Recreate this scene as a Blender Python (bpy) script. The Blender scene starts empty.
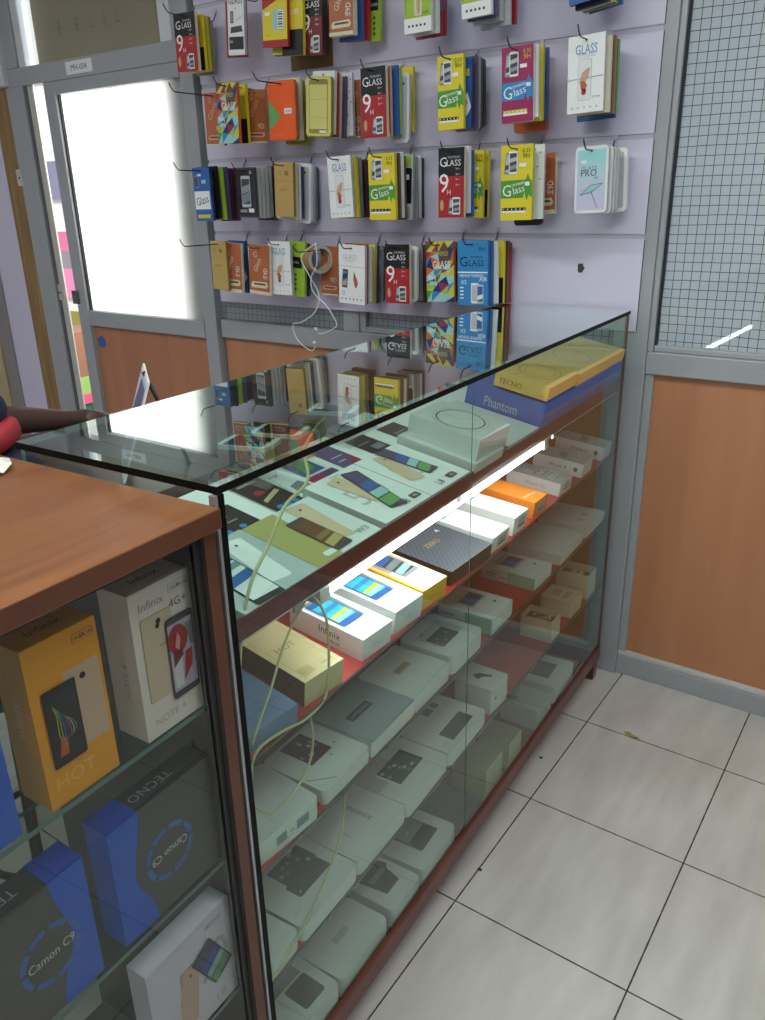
import bpy, bmesh, math, random
from mathutils import Vector, Matrix
random.seed(7)
SC = bpy.context.scene
COL = SC.collection
PI = math.pi

# ------------------------------------------------------------------ materials
def lin(c):
    return tuple((x/12.92 if x <= .04045 else ((x+.055)/1.055)**2.4) for x in c)
def srgb(r, g, b):
    return lin((r/255, g/255, b/255))
MATS = {}
def mat(name, rgb=(200, 200, 200), rough=.5, metal=0., spec=.5, emit=0., coat=0., noise=0., nscale=30., stretch=(1, 1, 1), bump=0.):
    if name in MATS: return MATS[name]
    m = bpy.data.materials.new(name); m.use_nodes = True
    nt = m.node_tree; b = nt.nodes['Principled BSDF']
    c = srgb(*rgb)
    b.inputs['Base Color'].default_value = (*c, 1)
    b.inputs['Roughness'].default_value = rough
    b.inputs['Metallic'].default_value = metal
    b.inputs['Specular IOR Level'].default_value = spec
    b.inputs['Coat Weight'].default_value = coat
    b.inputs['Coat Roughness'].default_value = .08
    if emit:
        b.inputs['Emission Color'].default_value = (*c, 1); b.inputs['Emission Strength'].default_value = emit
    if noise or bump:
        tc = nt.nodes.new('ShaderNodeTexCoord'); mp = nt.nodes.new('ShaderNodeMapping'); mp.inputs['Scale'].default_value = stretch
        nz = nt.nodes.new('ShaderNodeTexNoise'); nz.inputs['Scale'].default_value = nscale; nz.inputs['Detail'].default_value = 5
        nt.links.new(tc.outputs['Object'], mp.inputs[0]); nt.links.new(mp.outputs[0], nz.inputs['Vector'])
        if noise:
            mx = nt.nodes.new('ShaderNodeMix'); mx.data_type = 'RGBA'
            mx.inputs[6].default_value = (*[x*(1-noise) for x in c], 1); mx.inputs[7].default_value = (*[min(1, x*(1+noise)) for x in c], 1)
            nt.links.new(nz.outputs['Fac'], mx.inputs[0]); nt.links.new(mx.outputs[2], b.inputs['Base Color'])
        if bump:
            bp = nt.nodes.new('ShaderNodeBump'); bp.inputs['Strength'].default_value = bump; bp.inputs['Distance'].default_value = .002
            nt.links.new(nz.outputs['Fac'], bp.inputs['Height']); nt.links.new(bp.outputs[0], b.inputs['Normal'])
    MATS[name] = m
    return m
def glass_mat(name, tint, refl=1.0, ior=1.5, rough=0.0):
    """thin pane: clear tinted transmission plus Fresnel mirror on the outer side of each sheet face"""
    m = bpy.data.materials.new(name); m.use_nodes = True
    nt = m.node_tree; nt.nodes.clear()
    out = nt.nodes.new('ShaderNodeOutputMaterial'); tr = nt.nodes.new('ShaderNodeBsdfTransparent'); gl = nt.nodes.new('ShaderNodeBsdfGlossy')
    tr.inputs[0].default_value = (*tint, 1); gl.inputs['Roughness'].default_value = rough
    gl.inputs[0].default_value = (.93, 1, .97, 1)
    fr = nt.nodes.new('ShaderNodeFresnel'); fr.inputs['IOR'].default_value = ior
    geo = nt.nodes.new('ShaderNodeNewGeometry')
    inv = nt.nodes.new('ShaderNodeMath'); inv.operation = 'SUBTRACT'; inv.inputs[0].default_value = 1
    mu = nt.nodes.new('ShaderNodeMath'); mu.operation = 'MULTIPLY'
    m2 = nt.nodes.new('ShaderNodeMath'); m2.operation = 'MULTIPLY'; m2.inputs[1].default_value = refl; m2.use_clamp = True
    mix = nt.nodes.new('ShaderNodeMixShader')
    L = nt.links.new
    L(geo.outputs['Backfacing'], inv.inputs[1]); L(fr.outputs[0], mu.inputs[0]); L(inv.outputs[0], mu.inputs[1]); L(mu.outputs[0], m2.inputs[0])
    L(m2.outputs[0], mix.inputs[0]); L(tr.outputs[0], mix.inputs[1]); L(gl.outputs[0], mix.inputs[2]); L(mix.outputs[0], out.inputs[0])
    MATS[name] = m
    return m
def film_mat(name, rgb, alpha, rough=.15):
    m = mat(name, rgb, rough)
    m.node_tree.nodes['Principled BSDF'].inputs['Alpha'].default_value = alpha
    return m
def tile_mat():
    m = bpy.data.materials.new('floor_tiles'); m.use_nodes = True; nt = m.node_tree; b = nt.nodes['Principled BSDF']; L = nt.links.new
    tc = nt.nodes.new('ShaderNodeTexCoord'); sp = nt.nodes.new('ShaderNodeSeparateXYZ'); L(tc.outputs['Object'], sp.inputs[0])
    def dist(sock, off):
        a = nt.nodes.new('ShaderNodeMath'); a.operation = 'ADD'; a.inputs[1].default_value = off + 40.0; L(sock, a.inputs[0])
        d = nt.nodes.new('ShaderNodeMath'); d.operation = 'DIVIDE'; d.inputs[1].default_value = .4; L(a.outputs[0], d.inputs[0])
        f = nt.nodes.new('ShaderNodeMath'); f.operation = 'FRACT'; L(d.outputs[0], f.inputs[0])
        s = nt.nodes.new('ShaderNodeMath'); s.operation = 'SUBTRACT'; s.inputs[1].default_value = .5; L(f.outputs[0], s.inputs[0])
        ab = nt.nodes.new('ShaderNodeMath'); ab.operation = 'ABSOLUTE'; L(s.outputs[0], ab.inputs[0]); return ab.outputs[0]
    mx = nt.nodes.new('ShaderNodeMath'); mx.operation = 'MAXIMUM'
    L(dist(sp.outputs['X'], 0.0), mx.inputs[0]); L(dist(sp.outputs['Y'], .3137), mx.inputs[1])
    nz0 = nt.nodes.new('ShaderNodeTexNoise'); nz0.inputs['Scale'].default_value = 40; L(tc.outputs['Object'], nz0.inputs['Vector'])
    jit = nt.nodes.new('ShaderNodeMath'); jit.operation = 'MULTIPLY_ADD'; jit.inputs[1].default_value = .004; L(nz0.outputs['Fac'], jit.inputs[0]); L(mx.outputs[0], jit.inputs[2])
    gt = nt.nodes.new('ShaderNodeMath'); gt.operation = 'GREATER_THAN'; gt.inputs[1].default_value = .4975; L(jit.outputs[0], gt.inputs[0])
    mp = nt.nodes.new('ShaderNodeMapping'); mp.inputs['Scale'].default_value = (9, 2.2, 1); mp.inputs['Rotation'].default_value = (0, 0, -.9); L(tc.outputs['Object'], mp.inputs[0])
    nz = nt.nodes.new('ShaderNodeTexNoise'); nz.inputs['Scale'].default_value = 1.6; nz.inputs['Detail'].default_value = 6; L(mp.outputs[0], nz.inputs['Vector'])
    cr = nt.nodes.new('ShaderNodeValToRGB'); cr.color_ramp.elements[0].position = .3; cr.color_ramp.elements[0].color = (*srgb(184, 178, 172), 1)
    cr.color_ramp.elements[1].position = .7; cr.color_ramp.elements[1].color = (*srgb(206, 201, 195), 1); L(nz.outputs['Fac'], cr.inputs[0])
    mc = nt.nodes.new('ShaderNodeMix'); mc.data_type = 'RGBA'; mc.inputs[7].default_value = (*srgb(62, 52, 46), 1)
    L(gt.outputs[0], mc.inputs[0]); L(cr.outputs[0], mc.inputs[6]); L(mc.outputs[2], b.inputs['Base Color'])
    ro = nt.nodes.new('ShaderNodeMath'); ro.operation = 'MULTIPLY_ADD'; ro.inputs[1].default_value = .55; ro.inputs[2].default_value = .28; L(gt.outputs[0], ro.inputs[0]); L(ro.outputs[0], b.inputs['Roughness'])
    MATS['floor_tiles'] = m; return m
def wired_mat():
    """wired glass: square wire grid 25 mm inside a grey-green pane, mirror-smooth surface"""
    m = bpy.data.materials.new('wired_glass'); m.use_nodes = True; nt = m.node_tree; b = nt.nodes['Principled BSDF']; L = nt.links.new
    tc = nt.nodes.new('ShaderNodeTexCoord'); sp = nt.nodes.new('ShaderNodeSeparateXYZ')
    nzw = nt.nodes.new('ShaderNodeTexNoise'); nzw.inputs['Scale'].default_value = 7; L(tc.outputs['Object'], nzw.inputs['Vector'])
    vm = nt.nodes.new('ShaderNodeVectorMath'); vm.operation = 'MULTIPLY_ADD'; vm.inputs[1].default_value = (.006, .006, .006); L(nzw.outputs['Color'], vm.inputs[0]); L(tc.outputs['Object'], vm.inputs[2])
    L(vm.outputs[0], sp.inputs[0])
    def dist(sock):
        a = nt.nodes.new('ShaderNodeMath'); a.operation = 'MULTIPLY_ADD'; a.inputs[1].default_value = 1/.0241; a.inputs[2].default_value = 400; L(sock, a.inputs[0])
        f = nt.nodes.new('ShaderNodeMath'); f.operation = 'FRACT'; L(a.outputs[0], f.inputs[0])
        s = nt.nodes.new('ShaderNodeMath'); s.operation = 'SUBTRACT'; s.inputs[1].default_value = .5; L(f.outputs[0], s.inputs[0])
        ab = nt.nodes.new('ShaderNodeMath'); ab.operation = 'ABSOLUTE'; L(s.outputs[0], ab.inputs[0]); return ab.outputs[0]
    mx = nt.nodes.new('ShaderNodeMath'); mx.operation = 'MAXIMUM'; L(dist(sp.outputs['X']), mx.inputs[0]); L(dist(sp.outputs['Z']), mx.inputs[1])
    gt = nt.nodes.new('ShaderNodeMath'); gt.operation = 'GREATER_THAN'; gt.inputs[1].default_value = .46; L(mx.outputs[0], gt.inputs[0])
    nz = nt.nodes.new('ShaderNodeTexNoise'); nz.inputs['Scale'].default_value = 1.8; nz.inputs['Detail'].default_value = 3; L(tc.outputs['Object'], nz.inputs['Vector'])
    cr = nt.nodes.new('ShaderNodeValToRGB'); cr.color_ramp.elements[0].position = .3; cr.color_ramp.elements[0].color = (*srgb(170, 183, 192), 1)
    cr.color_ramp.elements[1].position = .72; cr.color_ramp.elements[1].color = (*srgb(188, 196, 202), 1); L(nz.outputs['Fac'], cr.inputs[0])
    mc = nt.nodes.new('ShaderNodeMix'); mc.data_type = 'RGBA'; mc.inputs[7].default_value = (*srgb(66, 82, 96), 1)
    L(gt.outputs[0], mc.inputs[0]); L(cr.outputs[0], mc.inputs[6]); L(mc.outputs[2], b.inputs['Base Color'])
    b.inputs['Roughness'].default_value = .6; b.inputs['Coat Weight'].default_value = 1; b.inputs['Coat Roughness'].default_value = .01; b.inputs['Coat IOR'].default_value = 2.0; b.inputs['Specular IOR Level'].default_value = .2
    MATS['wired_glass'] = m; return m
def wood_mat(name, c1, c2, stretch, scale=6, rough=.38, coat=.15):
    m = bpy.data.materials.new(name); m.use_nodes = True; nt = m.node_tree; b = nt.nodes['Principled BSDF']; L = nt.links.new
    tc = nt.nodes.new('ShaderNodeTexCoord'); mp = nt.nodes.new('ShaderNodeMapping'); mp.inputs['Scale'].default_value = stretch; L(tc.outputs['Object'], mp.inputs[0])
    nz = nt.nodes.new('ShaderNodeTexNoise'); nz.inputs['Scale'].default_value = scale; nz.inputs['Detail'].default_value = 7; nz.inputs['Roughness'].default_value = .6; L(mp.outputs[0], nz.inputs['Vector'])
    cr = nt.nodes.new('ShaderNodeValToRGB'); cr.color_ramp.elements[0].position = .32; cr.color_ramp.elements[0].color = (*srgb(*c1), 1)
    cr.color_ramp.elements[1].position = .68; cr.color_ramp.elements[1].color = (*srgb(*c2), 1); L(nz.outputs['Fac'], cr.inputs[0]); L(cr.outputs[0], b.inputs['Base Color'])
    b.inputs['Roughness'].default_value = rough; b.inputs['Coat Weight'].default_value = coat; b.inputs['Coat Roughness'].default_value = .2
    MATS[name] = m; return m
def translucent_mat(name, rgb):
    m = bpy.data.materials.new(name); m.use_nodes = True; nt = m.node_tree; nt.nodes.clear(); L = nt.links.new
    out = nt.nodes.new('ShaderNodeOutputMaterial'); t = nt.nodes.new('ShaderNodeBsdfTranslucent'); t.inputs[0].default_value = (*srgb(*rgb), 1)
    d = nt.nodes.new('ShaderNodeBsdfPrincipled'); d.inputs['Base Color'].default_value = (*srgb(200, 205, 205), 1); d.inputs['Roughness'].default_value = .35
    mx = nt.nodes.new('ShaderNodeMixShader'); mx.inputs[0].default_value = .35; L(t.outputs[0], mx.inputs[1]); L(d.outputs[0], mx.inputs[2]); L(mx.outputs[0], out.inputs[0])
    MATS[name] = m; return m
# flat print / plastic colours
PAL = dict(white=(238, 238, 236), paper=(226, 228, 226), black=(22, 22, 24), ink=(40, 42, 48), grey=(150, 152, 156), lgrey=(190, 192, 196), dgrey=(70, 72, 78), red=(188, 30, 36), dred=(130, 24, 34),
    maroon=(92, 44, 48), yellow=(232, 208, 20), gyellow=(206, 200, 40), green=(74, 160, 40), lime=(158, 196, 40), blue=(40, 98, 178), sky=(40, 138, 206), dblue=(34, 52, 112), navy=(28, 36, 70), purple=(86, 72, 120),
    dpurple=(62, 46, 72), magenta=(172, 30, 92), orange=(224, 96, 26), rust=(186, 96, 52), brown=(112, 74, 48), cream=(222, 212, 176), olive=(150, 140, 50), gold=(196, 168, 104), dgold=(150, 118, 60),
    teal=(150, 206, 204), lilac=(196, 186, 216), rose=(214, 160, 136), skin=(226, 176, 150), pink=(222, 120, 150), cyan=(40, 196, 226), steel=(120, 140, 150), tan=(196, 170, 130), silver=(188, 190, 190), fgreen=(92, 170, 90), dgreen=(40, 80, 60))
def P(n):
    r, g, b = PAL[n]; y = .3*r+.59*g+.11*b
    return mat('print_'+n, tuple(int(.97*(.86*c+.14*y)) for c in (r, g, b)), .42)

# ------------------------------------------------------------------ mesh builder
class MB:
    def __init__(s): s.v = []; s.f = []; s.m = []; s.mats = []; s.sm = []
    def mi(s, m):
        if m not in s.mats: s.mats.append(m)
        return s.mats.index(m)
    def face(s, pts, m, smooth=False):
        i = len(s.v); s.v += [tuple(p) for p in pts]; s.f.append(tuple(range(i, i+len(pts)))); s.m.append(s.mi(m)); s.sm.append(smooth)
    def mesh(s, verts, faces, m, smooth=False):
        i = len(s.v); s.v += [tuple(p) for p in verts]; k = s.mi(m)
        for f in faces: s.f.append(tuple(i+j for j in f)); s.m.append(k); s.sm.append(smooth)
    def box(s, x0, x1, y0, y1, z0, z1, m, tf=None, mm=None):
        c = [(x0, y0, z0), (x1, y0, z0), (x1, y1, z0), (x0, y1, z0), (x0, y0, z1), (x1, y0, z1), (x1, y1, z1), (x0, y1, z1)]
        if tf: c = [tf(*q) for q in c]
        fs = dict(bot=(3, 2, 1, 0), top=(4, 5, 6, 7), front=(0, 1, 5, 4), right=(1, 2, 6, 5), back=(2, 3, 7, 6), left=(3, 0, 4, 7))
        for n, f in fs.items():
            s.face([c[j] for j in f], (mm or {}).get(n, m))
    def prism(s, outline, z0, z1, m, side=None, tf=None, smooth=False):
        n = len(outline); t = tf or (lambda x, y, z: (x, y, z))
        s.face([t(x, y, z1) for x, y in outline], m); s.face([t(x, y, z0) for x, y in reversed(outline)], m)
        for i in range(n):
            a, b = outline[i], outline[(i+1) % n]
            s.face([t(*a, z0), t(*b, z0), t(*b, z1), t(*a, z1)], side or m, smooth)
    def tube(s, pts, r, m, n=8, closed=False):
        pts = [Vector(p) for p in pts]; N = len(pts); vs = []; fs = []; prev = None
        for i, p in enumerate(pts):
            a = pts[max(i-1, 0)]; b = pts[min(i+1, N-1)]; t = (b-a).normalized() if (b-a).length > 1e-9 else Vector((0, 0, 1))
            if prev is None:
                u = t.orthogonal().normalized()
            else:
                u = (prev - t*prev.dot(t)); u = u.normalized() if u.length > 1e-6 else t.orthogonal().normalized()
            prev = u; w = t.cross(u)
            rr = r[i] if isinstance(r, (list, tuple)) else r
            for k in range(n):
                an = 2*PI*k/n; vs.append(p + (u*math.cos(an)+w*math.sin(an))*rr)
        for i in range(N-1):
            for k in range(n):
                fs.append((i*n+k, i*n+(k+1) % n, (i+1)*n+(k+1) % n, (i+1)*n+k))
        fs.append(tuple(reversed(range(n)))); fs.append(tuple(range((N-1)*n, N*n)))
        s.mesh(vs, fs, m, True)
    def build(s, name, parent=None, loc=None, rot=None):
        me = bpy.data.meshes.new(name); me.from_pydata(s.v, [], s.f)
        for m in s.mats: me.materials.append(m)
        me.polygons.foreach_set('material_index', s.m); me.polygons.foreach_set('use_smooth', s.sm); me.update()
        o = bpy.data.objects.new(name, me); COL.objects.link(o)
        if parent: o.parent = parent
        if loc is not None: o.location = loc
        if rot is not None: o.rotation_euler = rot
        return o
def bevel(o, w, seg=2):
    me = o.data; bm = bmesh.new(); bm.from_mesh(me); bmesh.ops.remove_doubles(bm, verts=bm.verts, dist=1e-5)
    bmesh.ops.bevel(bm, geom=[e for e in bm.edges if len(e.link_faces) == 2 and e.calc_face_angle(0) > .5], offset=w, segments=seg, affect='EDGES', profile=.5)
    bm.to_mesh(me); bm.free(); return o
def rrect(x0, x1, y0, y1, r, n=5):
    out = []
    for cx, cy, a in ((x1-r, y0+r, -90), (x1-r, y1-r, 0), (x0+r, y1-r, 90), (x0+r, y0+r, 180)):
        for k in range(n+1):
            t = math.radians(a+90*k/n); out.append((cx+r*math.cos(t), cy+r*math.sin(t)))
    return out
def smooth_path(pts, k=6):
    pts = [Vector(p) for p in pts]; out = []
    for i in range(len(pts)-1):
        p0 = pts[max(i-1, 0)]; p1 = pts[i]; p2 = pts[i+1]; p3 = pts[min(i+2, len(pts)-1)]
        for j in range(k):
            t = j/k
            out.append(.5*((2*p1)+(p2-p0)*t+(2*p0-5*p1+4*p2-p3)*t*t+(3*p1-p0-3*p2+p3)*t**3))
    out.append(pts[-1]); return out
def tag(o, label=None, cat=None, group=None, kind=None):
    if label: o['label'] = label
    if cat: o['category'] = cat
    if group: o['group'] = group
    if kind: o['kind'] = kind
    return o
def thing(name, label, cat, loc=(0, 0, 0), rot=(0, 0, 0), group=None):
    o = bpy.data.objects.new(name, None); COL.objects.link(o); o.location = loc; o.rotation_euler = rot; o.empty_display_size = .05
    return tag(o, label, cat, group)
def struct(name, mb, loc=None):
    return tag(mb.build(name, None, loc), kind='structure')

# ------------------------------------------------------------------ lettering
TXT = {}
def text_geo(s):
    if s not in TXT:
        cu = bpy.data.curves.new('t', 'FONT'); cu.body = s; cu.size = 1; cu.resolution_u = 2
        ob = bpy.data.objects.new('t', cu)
        me = bpy.data.meshes.new_from_object(ob)
        vs = [(v.co.x, v.co.y) for v in me.vertices]; fs = [tuple(p.vertices) for p in me.polygons]
        bpy.data.objects.remove(ob); bpy.data.meshes.remove(me); bpy.data.curves.remove(cu)
        x0 = min(v[0] for v in vs); x1 = max(v[0] for v in vs); y0 = min(v[1] for v in vs); y1 = max(v[1] for v in vs)
        TXT[s] = ([((x-(x0+x1)/2), (y-(y0+y1)/2)) for x, y in vs], fs, x1-x0, y1-y0)
    return TXT[s]
class Face:
    """a printed face: o lower-left corner, ex/ey unit directions, w/h size; normalised 0..1 coordinates, layers lift ink off the card"""
    EPS = .00035
    def __init__(s, mb, o, ex, ey, w, h):
        s.mb = mb; s.o = Vector(o); s.ex = Vector(ex); s.ey = Vector(ey); s.n = s.ex.cross(s.ey); s.w = w; s.h = h
    def pt(s, x, y, l): return s.o + s.ex*(x*s.w) + s.ey*(y*s.h) + s.n*(s.EPS*l)
    def poly(s, pts, c, l=1): s.mb.face([s.pt(x, y, l) for x, y in pts], c if not isinstance(c, str) else P(c))
    def rect(s, x0, y0, x1, y1, c, l=1): s.poly([(x0, y0), (x1, y0), (x1, y1), (x0, y1)], c, l)
    def rr(s, x0, y0, x1, y1, r, c, l=1):
        s.poly([(x/s.w, y/s.h) for x, y in rrect(x0*s.w, x1*s.w, y0*s.h, y1*s.h, r)], c, l)
    def ell(s, cx, cy, rx, ry, c, l=1, n=20): s.poly([(cx+rx*math.cos(2*PI*k/n)/s.w, cy+ry*math.sin(2*PI*k/n)/s.h) for k in range(n)], c, l)
    def ring(s, cx, cy, rx, ry, t, c, l=1, n=32, a0=0, a1=360):
        for k in range(n):
            a = math.radians(a0+(a1-a0)*k/n); b = math.radians(a0+(a1-a0)*(k+1)/n)
            q = [(rx*math.cos(a), ry*math.sin(a)), (rx*math.cos(b), ry*math.sin(b)), ((rx-t)*math.cos(b), (ry-t)*math.sin(b)), ((rx-t)*math.cos(a), (ry-t)*math.sin(a))]
            s.poly([(cx+x/s.w, cy+y/s.h) for x, y in reversed(q)], c, l)
    def line(s, pts, t, c, l=1):
        for (xa, ya), (xb, yb) in zip(pts, pts[1:]):
            dx = (xb-xa)*s.w; dy = (yb-ya)*s.h; n = math.hypot(dx, dy) or 1; ox = -dy/n*t/2/s.w; oy = dx/n*t/2/s.h
            s.poly([(xa-ox, ya-oy), (xb-ox, yb-oy), (xb+ox, yb+oy), (xa+ox, ya+oy)], c, l)
    def text(s, t, cx, cy, h, c, l=2, maxw=None, ang=0, wide=1.0):
        vs, fs, tw, th = text_geo(t); k = h/th; kx = k*wide
        if maxw and tw*kx > maxw: kx *= maxw/(tw*kx)
        ca, sa = math.cos(math.radians(ang)), math.sin(math.radians(ang))
        P0 = s.pt(cx, cy, l)
        s.mb.mesh([P0 + s.ex*(x*kx*ca-y*k*sa) + s.ey*(x*kx*sa+y*k*ca) for x, y in vs], fs, c if not isinstance(c, str) else P(c))
    def phone(s, cx, cy, w, h, ang, body, screen, l=2, r=.004, bands=None, inset=.0025, top=.1):
        """flat picture of a phone, w x h metres, turned by ang degrees"""
        ca, sa = math.cos(math.radians(ang)), math.sin(math.radians(ang))
        def tr(p): return [(cx+(x*ca-y*sa)/s.w, cy+(x*sa+y*ca)/s.h) for x, y in p]
        s.poly(tr(rrect(-w/2, w/2, -h/2, h/2, min(r, w*.2))), body, l)
        if screen:
            sy0 = -h/2+h*top; sy1 = h/2-h*top
            s.poly(tr([(-w/2+inset, sy0), (w/2-inset, sy0), (w/2-inset, sy1), (-w/2+inset, sy1)]), screen, l+1)
            for (a, b, c) in (bands or []):
                ya = sy0+(sy1-sy0)*a; yb = sy0+(sy1-sy0)*b
                s.poly(tr([(-w/2+inset, ya), (w/2-inset, ya+(yb-ya)*.3), (w/2-inset, yb), (-w/2+inset, yb-(yb-ya)*.3)]), c, l+2)
        else:
            s.poly(tr([(math.cos(k*PI/6)*w*.07, h*.36+math.sin(k*PI/6)*w*.07) for k in range(12)]), 'black', l+1)

# ------------------------------------------------------------------ shared materials
M_floor = tile_mat(); M_wired = wired_mat()
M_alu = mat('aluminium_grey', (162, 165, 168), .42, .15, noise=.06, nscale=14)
M_alu_d = mat('aluminium_dark', (96, 99, 104), .5, .3, noise=.05)  # darker aluminium for the latch, a jamb strip and a door stile
M_jamb = mat('jamb_paint', (190, 186, 176), .5, noise=.05)
M_lav = mat('lavender_laminate', (206, 200, 221), .38, noise=.035, nscale=6)
M_lavd = mat('groove_metal', (186, 184, 196), .4, .15, noise=.05)
M_orange = wood_mat('orange_laminate', (175, 118, 82), (189, 130, 92), (3, 3, .25), 4, .42, .1)
M_wall = mat('white_paint', (206, 202, 210), .7, noise=.03, nscale=4)
M_ceil = mat('ceiling_paint', (228, 228, 228), .8, noise=.02)
M_stud = wood_mat('raw_timber', (120, 92, 56), (160, 128, 86), (8, 8, .5), 5, .7, 0)
M_plank = wood_mat('pale_plank', (176, 158, 116), (196, 180, 140), (6, 6, .5), 5, .7, 0)
M_top = wood_mat('cherry_top', (112, 66, 37), (138, 87, 50), (1.2, 18, 6), 3.2, .34, .25)
M_edge = wood_mat('cherry_edge', (80, 42, 24), (98, 54, 32), (2, 14, 2), 4, .45, .1)
M_cabin = wood_mat('dark_panel', (62, 52, 48), (76, 66, 60), (2, 2, 2), 3, .45, .1)
M_rail = wood_mat('red_brown_rail', (92, 44, 34), (110, 56, 44), (2, 10, 4), 4, .4, .2)
M_redshelf = mat('red_shelf_board', (172, 40, 42), .32, noise=.12, nscale=8)
M_rededge = mat('dark_red_fascia', (98, 28, 38), .3, noise=.15, nscale=12)
M_backp = mat('case_back_board', (74, 40, 40), .5, noise=.1)
M_gtop = glass_mat('top_glass', (.80, .90, .87), 2.1)
M_gfront = glass_mat('front_glass', (.88, .945, .915), 1.35)
M_gcab = glass_mat('cabinet_glass', (.84, .84, .83), .9)
M_gshelf = glass_mat('shelf_glass', (.80, .88, .86), 1.0)
M_gwin = glass_mat('window_glass', (.9, .93, .93), 1.0)
M_gedge = mat('glass_edge_dark', (6, 11, 10), .5, spec=.12)
M_gedgel = mat('glass_edge_green', (98, 132, 122), .2)
M_chrome = mat('chrome', (176, 180, 182), .3, .7)
M_steel = mat('hook_wire', (92, 86, 92), .3, .9)
M_tube = mat('tube_glow', (250, 252, 255), .4, emit=22)
M_ceiltube = mat('ceiling_tube_glow', (255, 255, 250), .4, emit=6)
M_whitepl = mat('white_plastic', (232, 232, 230), .35)
M_card = mat('brown_card', (132, 104, 68), .75, noise=.08, nscale=9)
M_cardd = mat('brown_card_window', (176, 156, 130), .75, noise=.08, nscale=5)
M_cord = mat('yellowed_cord', (188, 182, 138), .38)
M_frost = translucent_mat('frosted_pane', (242, 241, 238))

# ------------------------------------------------------------------ camera
R_ = [[0.81995658, 0.57203152, -0.02124038], [0.19366957, -0.31214363, -0.93008518], [-0.53866809, 0.75851585, -0.36672932]]
cam = bpy.data.cameras.new('camera'); camo = bpy.data.objects.new('camera', cam); COL.objects.link(camo)
cam.sensor_fit = 'HORIZONTAL'; cam.sensor_width = 36; cam.lens = 798.32/765*36; cam.clip_start = .02
mw = Matrix(((R_[0][0], -R_[1][0], -R_[2][0], .67663), (R_[0][1], -R_[1][1], -R_[2][1], -2.31987), (R_[0][2], -R_[1][2], -R_[2][2], 1.51033), (0, 0, 0, 1)))
camo.matrix_world = mw
SC.camera = camo
SC.view_settings.view_transform = 'Standard'; SC.view_settings.look = 'None'; SC.view_settings.exposure = 0
SC.cycles.transparent_max_bounces = 24; SC.cycles.max_bounces = 8; SC.cycles.diffuse_bounces = 4; SC.cycles.glossy_bounces = 5

# ------------------------------------------------------------------ room shell
def slab(name, x0, x1, y0, y1, z0, z1, m, bev=0):
    b = MB(); b.box(x0, x1, y0, y1, z0, z1, m); o = struct(name, b)
    if bev: bevel(o, bev)
    return o
slab('floor', -3.6, 2.4, -4.4, .06, -.06, 0, M_floor)
slab('ceiling', -3.6, 2.4, -4.4, .1, 2.75, 2.8, M_ceil)
slab('wall_right', 2.4, 2.46, -4.4, .1, 0, 2.75, M_wall)
slab('wall_left', -3.66, -3.6, -4.4, .1, 0, 2.75, M_wall)
slab('wall_front', -3.6, 2.4, -4.46, -4.4, 0, 2.75, M_wall)
# back partition: posts and rails of grey aluminium
trim_i = [0]
def trim(x0, x1, z0, z1, y0=0., y1=.05, m=None, bev=.003):
    trim_i[0] += 1
    return slab('trim_%d' % trim_i[0], x0, x1, y0, y1, z0, z1, m or M_alu, bev)
trim(-.124, -.024, 0, 2.75, -.012, .05)                     # post by the case
trim(-.024, 2.4, 0, .068, .0, .05)                            # bottom rail right
trim(-.024, 2.4, .068, .084, .004, .03, mat('pale_bead', (196, 192, 186), .5))
trim(-.024, 2.4, 1.012, 1.076, -.004, .05)
trim(-.024, .0, .084, 1.012, .004, .05)
trim(-.024, -.008, 1.076, 2.75, -.004, .05)
trim(-.008, -.004, 1.094, 2.75, .008, .05, mat('gasket', (30, 34, 38), .6), 0)
trim(-.008, 2.4, 1.076, 1.094, .004, .05, M_alu)
slab('wall_back', -.01, 2.4, .018, .04, .068, 1.03, M_orange)      # orange laminate panel
slab('window_1', -.008, 2.4, .022, .036, 1.08, 2.75, M_wired)
# under the slat panel: two wired strips, rail and mullion, orange panel
trim(-1.838, -1.768, 0, 2.75, -.012, .05)
trim(-1.755, -.124, .985, 1.055, .0, .05)
trim(-1.125, -1.055, 1.055, 1.2, .0, .05)
trim(-1.055, -1.03, 1.055, 1.2, .006, .05, M_alu)
trim(-1.03, -.124, 1.055, 1.075, .006, .05, M_alu)
trim(-1.755, -.124, 0, .07, .0, .05)
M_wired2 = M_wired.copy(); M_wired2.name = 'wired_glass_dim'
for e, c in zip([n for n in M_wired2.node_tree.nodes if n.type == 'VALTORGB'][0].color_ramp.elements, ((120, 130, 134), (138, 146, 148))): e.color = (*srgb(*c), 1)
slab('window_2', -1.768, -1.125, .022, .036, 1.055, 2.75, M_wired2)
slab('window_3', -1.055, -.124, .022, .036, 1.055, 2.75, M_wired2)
slab('wall_back_lower', -1.755, -.124, .02, .04, .07, .985, M_orange)
# left of the door: jambs, timber, panels
trim(-2.962, -2.835, 0, 1.986, -.01, .05, M_alu)
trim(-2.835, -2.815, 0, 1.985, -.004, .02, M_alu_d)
trim(-2.815, -2.775, 0, 1.985, .0, .010, M_jamb)
trim(-3.085, -2.962, 0, 2.0, -.004, .04, M_stud, .002)
trim(-3.3, -3.085, 0, 2.0, .002, .04, M_lav, .002)
trim(-3.4, -3.3, 0, 2.0, -.006, .04, mat('grey_board', (140, 132, 134), .55, noise=.05), .002)
trim(-3.43, -3.4, 0, 2.75, .03, .04, mat('gap_shade', (24, 20, 18), .8), 0)  # near-black strip painted in for the shade of the gap beside the plank
trim(-3.6, -3.43, 0, 2.75, .0, .04, M_plank, .002)
trim(-3.43, -2.93, 1.99, 2.75, -.03, .04, mat('pale_board', (198, 196, 206), .5, noise=.03), .002)
trim(-2.93, -2.845, 2.056, 2.75, -.012, .05, M_alu)
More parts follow.
